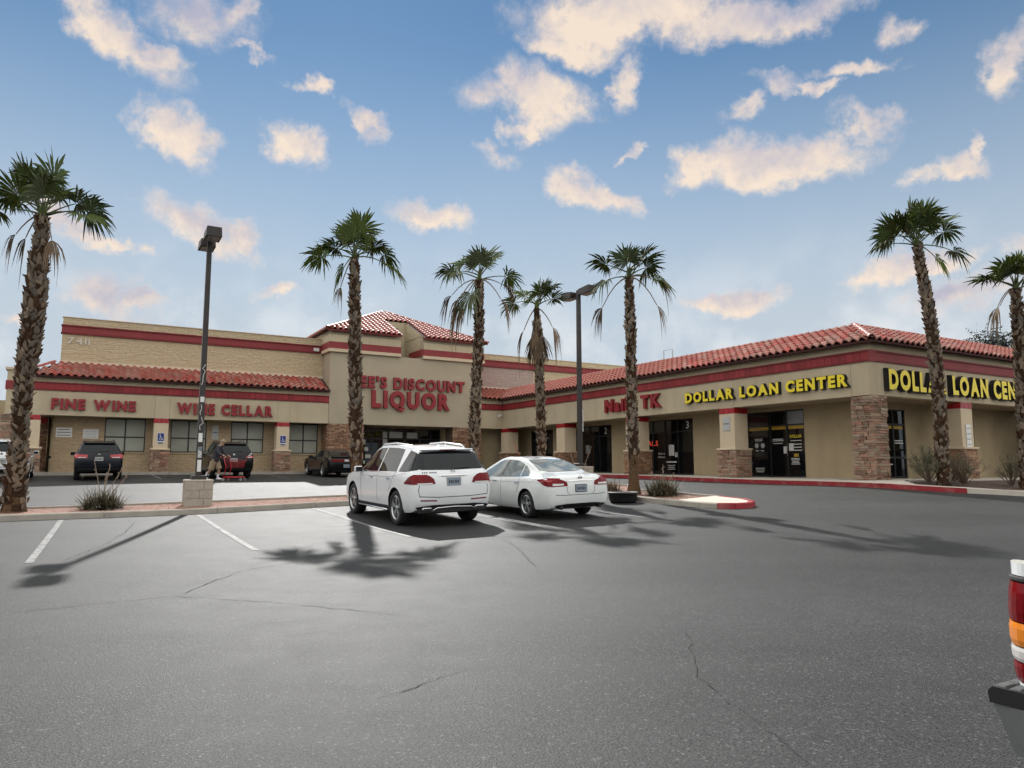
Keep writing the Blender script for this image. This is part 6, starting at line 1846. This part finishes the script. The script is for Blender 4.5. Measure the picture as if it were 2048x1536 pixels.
def scaled(sp, kx, kw, kz, shift=0):
    out = {}
    for k, l in sp.items():
        f = (kw if k in ('w', 'wt') else kz)
        out[k] = [(x * kx + shift, v * f) for x, v in l]
    return out
def crossover(name, label, paint, a, b, group, kx=1.0, kw=.95, kz=.97, lens='lens_red', lamp=((.36, .98), (.84, 1.09)), boomerang=False, plate_z=.86, axle=1.44, glass='car_glass', yaw=0):
    sp = scaled(SUV, kx, kw, kz)
    c = Car(name, label, sp, paint, .355, .23, (-axle, axle), 'SUV', group, style='single')
    P = c.patch; q = kz
    P('rear_window', glass, 'x-', [(-.62, 1.565 * q), (0, 1.59 * q), (.62, 1.565 * q)], [(-.69, 1.225 * q), (0, 1.21 * q), (.69, 1.225 * q)], 20, 7)
    P('quarter_window', glass, 'y', [(-2.14 * kx, 1.47 * q), (-1.70 * kx, 1.60 * q)], [(-2.2 * kx, 1.20 * q), (-1.58 * kx, 1.16 * q)], 10, 5)
    P('side_window', glass, 'y', [(-1.38, 1.62 * q), (-.36, 1.655 * q)], [(-1.46, 1.16 * q), (-.36, 1.13 * q)], 12, 5)
    P('side_window', glass, 'y', [(-.28, 1.655 * q), (.42, 1.55 * q), (.88, 1.30 * q)], [(-.28, 1.12 * q), (.6, 1.105 * q), (1.02, 1.105 * q)], 14, 5)
    P('windscreen', glass, 'z', [(-.58, .42), (.58, .42)], [(-.66, 1.16), (.66, 1.16)], 14, 8)
    (y0, z0), (y1, z1) = lamp
    P('tail_light', lens, 'x-', [(y0, z1 - .02), (y1, z1)], [(y0 + .03, z0 + .01), (y1, z0)], 12, 4, both='mirror', eps=.012)
    P('tail_light', lens, 'c', [(-1.25, z1), (-1.0, z1)], [(-1.25, z0), (-1.0, z0)], 8, 4, eps=.012)
    P('tail_light', lens, 'y', [(-2.37 * kx, z1), (-2.05 * kx, z1 + .02)], [(-2.37 * kx, z0), (-2.05 * kx, z1 - .03)], 8, 4, eps=.012)
    P('reversing_lens', 'lens_clear', 'x-', [(y0 + .08, z0 + .045), (y1 - .06, z0 + .04)], [(y0 + .08, z0 + .012), (y1 - .06, z0 + .012)], 8, 2, both='mirror', eps=.016)
    if boomerang:
        P('light_streak', 'lens_clear', 'c', [(-1.25, z1 + .02), (-1.02, z1 + .16)], [(-1.25, z1 - .01), (-1.02, z1 + .12)], 8, 2, eps=.018)
    c.plate_(-2.46, plate_z, face='sign_grey', frame='trim_black')
    P('bumper_step', 'trim_black', 'x-', [(-.82, .52), (.82, .52)], [(-.76, .38), (.76, .38)], 16, 4, eps=.012)
    c.seam([(-.80, .60), (.80, .60)], 'x-', .012)
    c.tube('rear_wiper', 'trim_black', [(-2.37 * kx, .02, 1.235 * q), (-2.33 * kx, -.2, 1.27 * q), (-2.33 * kx, -.36, 1.28 * q)], .013, 5)
    c.box('roof_spoiler', paint, (-2.16 * kx, -1.9 * kx, -.58, .58, 1.60 * q, 1.64 * q), .012)
    c.tube('roof_rail', 'trim_black' if 'white' not in paint else 'chrome', [(-1.7, .56 * kw / .95, 1.66 * q), (-1.55, .57 * kw / .95, 1.745 * q), (-.6, .57 * kw / .95, 1.78 * q), (.2, .56 * kw / .95, 1.70 * q)], .017, 6, mirror=True)
    e = c.cast((0, 0, 1.13 * q), (1, 0, 0), .008)
    MB().lathe([(.0, 0), (.05, 0), (.05, .006)], 14, 'x', (e.x - .008, e.y, e.z)).build('emblem', 'chrome', c.root, off=(0, 0, 0))
    for x in (-1.0, .08):
        c.box('door_handle', paint, (x - .1, x + .1, c.w - .015, c.w + .02, .97 * q, 1.0 * q), .010, mirror=True)
    c.seam([(-.34, 1.08), (-.34, .42)]); c.seam([(.84, 1.03), (.80, .42)])
    c.mirror_(.80, 1.12 * q, paint, c.w - .04)
    c.tube('antenna', 'trim_black', [(-1.5, 0, 1.66 * q), (-1.62, 0, 1.66 * q + .16)], .008, 4)
    P('headlight', 'lens_clear', 'x+', [(.42, .80), (.76, .82)], [(.42, .70), (.76, .72)], 8, 4, both='mirror')
    c.park(a, b, yaw=yaw)
    return c
LOT = 'cars parked along the store front'
crossover('parked_suv', 'dark navy crossover seen square from behind, below the FINE WINE letters', 'paint_navy', 21.75, -23.75, LOT, 1.0, .945, .965, lens='lens_pink', lamp=((.40, .93), (.82, 1.09)), plate_z=.90)
crossover('parked_suv', 'black rounded crossover beside the man with the cart', 'paint_black', 22.0, -18.35, LOT, .99, .955, .985, lens='lens_pink', lamp=((.52, .96), (.84, 1.05)), boomerang=True, plate_z=.87)
crossover('parked_suv', 'white SUV partly hidden by the thick palm at the left edge', 'paint_white', 22.0, -27.15, LOT, 1.0, .98, 1.0, lens='lens_pink', lamp=((.44, .98), (.84, 1.13)), plate_z=.86)

COUPE = dict(
    zt=[(-2.52, .86), (-2.50, .96), (-2.44, 1.01), (-2.2, 1.035), (-1.9, 1.06), (-1.6, 1.15), (-1.2, 1.285), (-.8, 1.375), (-.4, 1.41), (-.05, 1.40), (.25, 1.34), (.62, 1.16), (.85, 1.05), (1.3, 1.01), (2.0, .95), (2.3, .86), (2.44, .72), (2.48, .6)],
    zb=[(-2.52, .42), (-2.42, .28), (-1.5, .20), (1.5, .19), (2.2, .22), (2.48, .34)],
    zs=[(-2.52, .88), (-2.2, .99), (-1.4, 1.0), (0, .96), (1.2, .95), (2.0, .88), (2.48, .58)],
    w=[(-2.52, .82), (-2.48, .88), (-2.3, .935), (-1.5, .965), (0, .94), (1.4, .955), (2.2, .92), (2.48, .78)],
    wt=[(-2.52, .72), (-2.2, .76), (-1.8, .74), (-1.3, .62), (-.8, .57), (0, .57), (.4, .64), (.85, .76), (1.3, .80), (2.2, .76), (2.48, .6)])
def coupe():
    c = Car('parked_coupe', 'low black coupe with a full-width red tail lamp near the tower', COUPE, 'paint_black', .345, .24, (-1.47, 1.47), 'coupe', LOT, style='single')
    P = c.patch
    P('rear_window', 'car_glass', 'z', [(-.48, -.92), (.48, -.92)], [(-.60, -1.72), (.60, -1.72)], 14, 8)
    P('windscreen', 'car_glass', 'z', [(-.50, .20), (.50, .20)], [(-.66, .78), (.66, .78)], 14, 8)
    P('side_window', 'car_glass', 'y', [(-.30, 1.34), (.1, 1.31), (.55, 1.10)], [(-.30, .985), (.2, .975), (.66, .97)], 12, 5)
    P('quarter_window', 'car_glass', 'y', [(-.95, 1.20), (-.37, 1.335)], [(-1.10, 1.03), (-.37, .99)], 10, 5)
    P('tail_panel', 'gap', 'x-', [(-.82, .95), (.82, .95)], [(-.80, .74), (.80, .74)], 16, 4, eps=.006)
    P('tail_light', 'lens_red', 'x-', [(.12, .91), (.78, .91)], [(.12, .80), (.78, .80)], 12, 4, both='mirror', eps=.014)
    P('tail_trim', 'lens_clear', 'x-', [(-.11, .90), (.11, .90)], [(-.11, .81), (.11, .81)], 6, 3, eps=.014)
    c.plate_(-2.52, .58, face='plate', frame='trim_black')
    P('lower_valance', 'trim_black', 'x-', [(-.74, .40), (.74, .40)], [(-.7, .29), (.7, .29)], 12, 3, eps=.01)
    c.box('boot_spoiler', 'paint_black', (-2.50, -2.32, -.78, .78, 1.02, 1.07), .015)
    c.box('door_handle', 'paint_black', (-.16, .06, .935, .965, .86, .89), .01, mirror=True)
    c.seam([(-.34, .97), (-.36, .30)]); c.seam([(.78, .95), (.76, .30)])
    P('fuel_cap', 'chrome', 'y', [(-1.75, .95), (-1.62, .95)], [(-1.75, .84), (-1.62, .84)], 5, 4)
    c.mirror_(.55, 1.0, 'paint_black', .90)
    P('headlight', 'lens_clear', 'x+', [(.4, .72), (.74, .72)], [(.4, .60), (.74, .60)], 8, 4, both='mirror')
    c.park(23.0, -12.75)
coupe()

# --- pickup whose rear corner shows at the right edge
PICK = dict(
    zt=[(2.02, 1.20), (2.06, 1.55), (2.16, 1.78), (2.5, 1.84), (3.3, 1.82), (3.55, 1.72), (4.05, 1.30), (4.15, 1.22), (4.8, 1.16), (5.2, 1.08), (5.35, .95), (5.40, .8)],
    zb=[(2.02, .50), (2.3, .46), (5.0, .42), (5.40, .5)],
    zs=[(2.02, 1.25), (3.0, 1.25), (4.0, 1.18), (5.0, 1.02), (5.40, .75)],
    w=[(2.02, .96), (2.2, .98), (4.0, .99), (5.0, .98), (5.3, .92), (5.40, .85)],
    wt=[(2.02, .74), (2.5, .72), (3.4, .72), (4.1, .84), (5.0, .86), (5.40, .75)])
def pickup():
    c = Car('pickup_truck', 'white pickup at the right edge, its rear lamp and step bumper in view', PICK, 'paint_white', .38, .25, (4.55,), 'pickup', style='single')
    rt = c.root
    def part_(name, mats, m, parent=None, smooth=False, fix=True):
        return m.build(name, mats, parent or rt, off=(0, 0, 0), smooth=smooth, fix=fix)
    # bed sides with rounded rear corners (plan outline), wheel arch left open
    for sg in (1, -1):
        m = MB()
        out = [(.02, .86), (.03, .925), (.07, .97), (.14, .992), (.4, .998), (2.0, .998), (2.0, .92), (.12, .92), (.08, .88)]
        # the lamp takes the corner up to x = .16, so the side panel starts behind it
        side = [(.165, .994), (.4, .998), (2.0, .998), (2.0, .93), (.165, .93)]
        m.prism([(x, sg * y) for x, y in (side if sg < 0 else side[::-1])], .98, 1.118, 'z')
        arch = [(.165, .52)] + [(.92 + .45 * math.cos(R(180 - 18 * i)), max(.5, .40 + .45 * math.sin(R(180 - 18 * i)))) for i in range(11)] + [(2.0, .50), (2.0, .98), (.165, .98)]
        m.prism(arch, *sorted((sg * .93, sg * .998)), 'y')
        part_('bed_side', 'paint_white', m)
        m = MB(); cor = [(.165 - .158 * math.sin(R(9 * t)), .845 + .15 * math.cos(R(9 * t))) for t in range(11)] + [(.165, .84)]
        m.prism([(x, sg * y) for x, y in cor], 1.068, 1.118, 'z'); part_('rail_corner', 'paint_white', m)
        m = MB(); m.prism([(x, sg * y) for x, y in cor], .50, .642, 'z'); part_('bed_corner', 'paint_white', m)
        cur = [(.165, 1.000), (.09, .993), (.03, .962), (-.005, .905), (-.008, .845), (.165, .845)]
        lamp = None
        for z0, z1, mm, nm, gr in ((1.042, 1.066, 'gap', 'lamp_top', 0), (.885, 1.042, 'lens_red', 'tail_light', .0), (.79, .883, 'lens_amber', 'turn_lens', .0), (.728, .787, 'lens_clear', 'reversing_lens', 0), (.645, .725, 'lens_red', 'brake_lens', 0)):
            m = MB(); K2 = []
            for t in range(9):      # rounded corner in plan
                an = R(90 * t / 8); K2.append((.165 - .165 * math.sin(an), .845 + .155 * math.cos(an)))
            rows = 5
            for j in range(rows):
                z = z0 + .0015 + (z1 - z0 - .003) * j / (rows - 1)
                bul = .016 * math.sin(math.pi * min(1, max(0, (z - .62) / .46))) - (.004 if j in (0, rows - 1) else 0)
                for x, y in K2: m.v.append((x - bul * (1 - x / .2), sg * (y + bul * (y - .845) / .155), z))
                m.v.append((.165, sg * .845, z))
            nk = len(K2) + 1
            for j in range(rows - 1):
                for i in range(nk): m.f.append((j * nk + i, j * nk + (i + 1) % nk, (j + 1) * nk + (i + 1) % nk, (j + 1) * nk + i)); m.m.append(0)
            m.f += [tuple(range(nk)), tuple((rows - 1) * nk + i for i in range(nk))]; m.m += [0, 0]
            o = part_(nm, mm, m, smooth=False)
    m = MB(); m.rbox(.00, .06, -.838, .838, .62, 1.11, .015); part_('tailgate', 'paint_white', m)
    m = MB(); m.rbox(-.012, -.002, -.12, .12, .98, 1.07, .004); part_('tailgate_handle', 'trim_black', m)
    m = MB(); m.box(.06, 2.0, -.93, .93, .60, .66); m.box(1.95, 2.0, -.93, .93, .66, 1.10); part_('bed_floor', 'trim_black', m)
    m = MB(); m.box(.1, 5.0, -.6, .6, .42, .58); part_('chassis', 'trim_black', m)
    # step bumper
    prof = [(.06, .625), (-.082, .625), (-.10, .605), (-.095, .56), (.06, .56)]
    m = MB(); m.prism([(x, z) for x, z in prof], -1.0, 1.0, 'y'); part_('bumper_top', 'trim_black', m)
    m = MB()
    for s in (1, -1):
        m = MB()
        vs = [(-.090, s * .985, .562), (-.095, s * .30, .562), (-.06, s * .34, .36), (-.045, s * .93, .36), (.02, s * 1.0, .562), (.035, s * .955, .36), (.16, s * .99, .562), (.16, s * .965, .46)]
        m.add(vs, [(0, 1, 2, 3), (0, 3, 5, 4), (4, 5, 7, 6)])
        part_('bumper_face', 'bumper_metal', m, fix=False)
    m = MB(); m.box(-.04, .05, -.85, .85, .41, .558); part_('bumper_core', 'trim_black', m)
    for s in (1, -1):
        for x0, x1 in ((-.078, -.034), (-.022, .022)):
            for i in range(5):
                y0 = .535 + i * .093
                m = MB(); m.rbox(x0, x1, *sorted((s * y0, s * (y0 + .08))), .615, .633, .006); part_('step_pad', 'step_pad', m)
    m = MB(); m.box(-.105, -.095, -.15, .15, .45, .58); part_('number_plate', 'plate', m)
    # bed wheels (rear axle)
    ty = [o for o in rt.children if o.name.startswith('wheel')]
    for sg in (1, -1):
        e = bpy.data.objects.new('wheel', None); COL.objects.link(e); e.parent = rt; e.location = (.92, sg * .85, .38); e.rotation_euler = (0, 0, 0 if sg > 0 else math.pi)
        for k in ty[0].children: inst(k.name.split('.')[0], k.data, e)
    P = c.patch
    P('rear_window', 'car_glass', 'x-', [(-.6, 1.72), (.6, 1.72)], [(-.68, 1.34), (.68, 1.34)], 12, 5)
    P('side_window', 'car_glass', 'y', [(2.35, 1.74), (3.35, 1.72), (3.75, 1.45)], [(2.35, 1.28), (3.3, 1.26), (3.9, 1.25)], 12, 5)
    P('windscreen', 'car_glass', 'z', [(-.62, 3.42), (.62, 3.42)], [(-.76, 4.05), (.76, 4.05)], 12, 6)
    c.mirror_(3.75, 1.3, 'trim_black', .97)
    for o in rt.children:
        if o.name.split('.')[0] in ('bed_side', 'rail_corner', 'bed_corner', 'lamp_top', 'tail_light', 'turn_lens', 'reversing_lens', 'brake_lens', 'tailgate', 'tailgate_handle'):
            o.location.x = -.062; o.scale.y = .96
    c.park(-14.545, -20.19, heading=-1)
    rt.rotation_euler[0] = 0; rt.rotation_euler[1] = 0; rt.location.z = .0
pickup()

# ------------------------------------------------------------------ the man pushing a flat red cart
def person():
    pos = BG(18.6, -19.3)
    # he walks to the right of the picture: local +x forward
    rz = R(-8)
    o = thing('person', 'man in dark jacket, khaki shorts and white shoes, leaning on a red cart', 'person', pos, (0, 0, rz))
    J = dict(pel=(0, 0, .90), sp=(.06, 0, 1.10), ch=(.16, 0, 1.32), nk=(.25, 0, 1.47), hd0=(.30, 0, 1.55), hd1=(.36, 0, 1.66),
             shl=(.17, .19, 1.38), ell=(.33, .23, 1.14), wrl=(.55, .20, 1.05), shr=(.17, -.19, 1.38), elr=(.33, -.23, 1.13), wrr=(.55, -.20, 1.05),
             hpl=(0, .10, .86), knl=(.14, .11, .50), anl=(.10, .11, .10), tol=(.27, .12, .04),
             hpr=(-.01, -.10, .86), knr=(-.10, -.11, .48), anr=(-.36, -.11, .16), tor=(-.24, -.12, .05))
    Rr = dict(pel=.165, sp=.165, ch=.17, nk=.062, hd0=.085, hd1=.095, shl=.085, ell=.060, wrl=.038, shr=.085, elr=.060, wrr=.038, hpl=.115, knl=.075, anl=.045, tol=.035, hpr=.115, knr=.075, anr=.045, tor=.035)
    E = [('pel', 'sp'), ('sp', 'ch'), ('ch', 'nk'), ('nk', 'hd0'), ('hd0', 'hd1'), ('ch', 'shl'), ('shl', 'ell'), ('ell', 'wrl'), ('ch', 'shr'), ('shr', 'elr'), ('elr', 'wrr'),
         ('pel', 'hpl'), ('hpl', 'knl'), ('knl', 'anl'), ('anl', 'tol'), ('pel', 'hpr'), ('hpr', 'knr'), ('knr', 'anr'), ('anr', 'tor')]
    keys = list(J)
    me = bpy.data.meshes.new('body')
    me.from_pydata([J[k] for k in keys], [(keys.index(a), keys.index(b)) for a, b in E], [])
    b = bpy.data.objects.new('body', me); COL.objects.link(b)
    b.modifiers.new('s', 'SKIN'); sd = b.modifiers.new('d', 'SUBSURF'); sd.levels = 2; sd.render_levels = 2
    for k, v in zip(keys, me.skin_vertices[0].data):
        v.radius = (Rr[k], Rr[k]); v.use_root = (k == 'pel')
    dg = bpy.context.evaluated_depsgraph_get()
    res = bpy.data.meshes.new_from_object(b.evaluated_get(dg))
    bpy.data.objects.remove(b)
    m = MB()
    m.v = [v.co[:] for v in res.vertices]; m.f = [tuple(p.vertices) for p in res.polygons]
    def zone(c):
        x, y, z = c
        if z > 1.50: return 0
        if z > .90 and not (x > .50 and z < 1.12): return 1
        if x > .50 and z > .9: return 0
        if z > .56: return 2
        if z > .26 and not (x < -.25): return 0
        return 3
    for p in res.polygons: m.m.append(zone(p.center))
    # fingers closed round the cart handle
    for sg in (1, -1):
        for i in range(4):
            y = sg * (.165 + i * .021); L = (.075, .085, .08, .065)[i]
            m.tube([(.56, y, 1.055), (.56 + L * .55, y, 1.05), (.56 + L * .75, y, 1.01), (.56 + L * .45, y, .985)], [.011, .010, .009, .007], 6, 0)
        m.tube([(.555, sg * .155, 1.05), (.585, sg * .135, 1.02), (.60, sg * .14, .99)], [.012, .010, .008], 6, 0)
    # nose and ears
    m.tube([(.435, 0, 1.66), (.475, 0, 1.625)], [.012, .018], 6, 0)
    for sg in (1, -1): m.tube([(.33, sg * .088, 1.66), (.34, sg * .10, 1.625)], [.018, .014], 6, 0)
    m.build('body', ['skin', 'jacket', 'khaki', 'sock'], o, smooth=True)
    m = MB()
    m.lathe([(0, .10), (.06, .085), (.095, .04), (.105, 0), (.10, -.01)], 16, 'z', (.345, 0, 1.685))
    m.tube([(.42, 0, 1.69), (.50, 0, 1.675)], [.075, .06], 8, flat=.14); m.build('cap', 'cap_tan', o, smooth=True)
    m = MB(); m.tube([(.16, 0, 1.43), (.20, 0, 1.475), (.22, 0, 1.50)], [.16, .125, .10], 12, flat=.9); m.build('hood', 'jacket_dark', o, smooth=True)
    m = MB(); m.tube([(-.02, 0, .84), (.0, 0, .93), (.05, 0, 1.05)], [.185, .19, .18], 14, flat=.95); m.build('jacket_hem', 'jacket', o, smooth=True)
    for p0, p1 in ((J['anl'], J['tol']), (J['anr'], J['tor'])):
        m = MB(); m.tube([(p0[0] - .05, p0[1], p0[2] - .045), (p0[0] + .03, p0[1], p0[2] - .04), (p1[0], p1[1], p1[2])], [.045, .052, .040], 8, flat=.9); m.build('shoe', 'sign_white', o, smooth=True)
    for kn, hp in (('knl', 'hpl'), ('knr', 'hpr')):
        m = MB(); a, c = Vector(J[hp]), Vector(J[kn]); m.tube([a.lerp(c, .1), a.lerp(c, .6), a.lerp(c, 1.05)], [.14, .135, .13], 12, cap=False); m.build('shorts_leg', 'khaki', o, smooth=True)
    # cart
    f = Vector((math.cos(rz), math.sin(rz), 0))
    cp = pos + f * .95
    c = thing('shopping_cart', 'red wheeled shopping cart pushed by the man', 'cart', (cp.x, cp.y, gz(cp.x, cp.y)), (0, 0, rz))
    m = MB()
    for s in (1, -1):
        m.tube([(-.42, s * .22, .12), (.40, s * .17, .15)], .018, 6)
        m.tube([(-.40, s * .22, .12), (-.28, s * .23, .60), (-.40, s * .24, 1.00)], .016, 6)
    m.tube([(.40, -.17, .15), (.40, .17, .15)], .018, 6); m.tube([(-.42, -.22, .12), (-.42, .22, .12)], .018, 6)
    m.build('frame', 'cart_red', c, smooth=True)
    m = MB(); m.tube([(-.40, -.26, 1.00), (-.40, .26, 1.00)], .016, 8); m.build('handle', 'cart_red', c)
    m = MB(); m.rbox(-.38, .40, -.19, .19, .155, .185, .008); m.build('lower_tray', 'cart_red', c)
    m = MB()
    def P(x, y, z): # basket: tapering
        return (x, y * (1 - .12 * (x + .32)), z)
    for k in range(7):
        z = .58 + k * .055
        x1 = .30 + k * .022
        m.tube([P(-.30, -.23, z), P(x1, -.23, z), P(x1, .23, z), P(-.30, .23, z), P(-.30, -.23, z)], .0035, 3)
    for k in range(9):
        x = -.30 + k * .075
        for s in (1, -1): m.tube([P(x, s * .23, .58), P(x * 1.05, s * .23, .91)], .0035, 3)
    for k in range(6):
        y = -.2 + k * .08; m.tube([P(.30, y, .58), P(.432, y, .91)], .0035, 3); m.tube([P(-.30, y, .58), P(.30, y, .58)], .0035, 3)
    m.build('basket', 'cart_red', c)
    for x, y in ((-.40, .22), (-.40, -.22), (.38, .16), (.38, -.16)):
        w = MB(); w.lathe([(.02, -.014), (.058, -.016), (.062, 0), (.058, .016), (.02, .014)], 14, 'y', (x, y, .062), close=True); w.tube([(x, y, .062), (x, y, .13)], .010, 5); w.build('castor', 'cart_grey', c)
person()
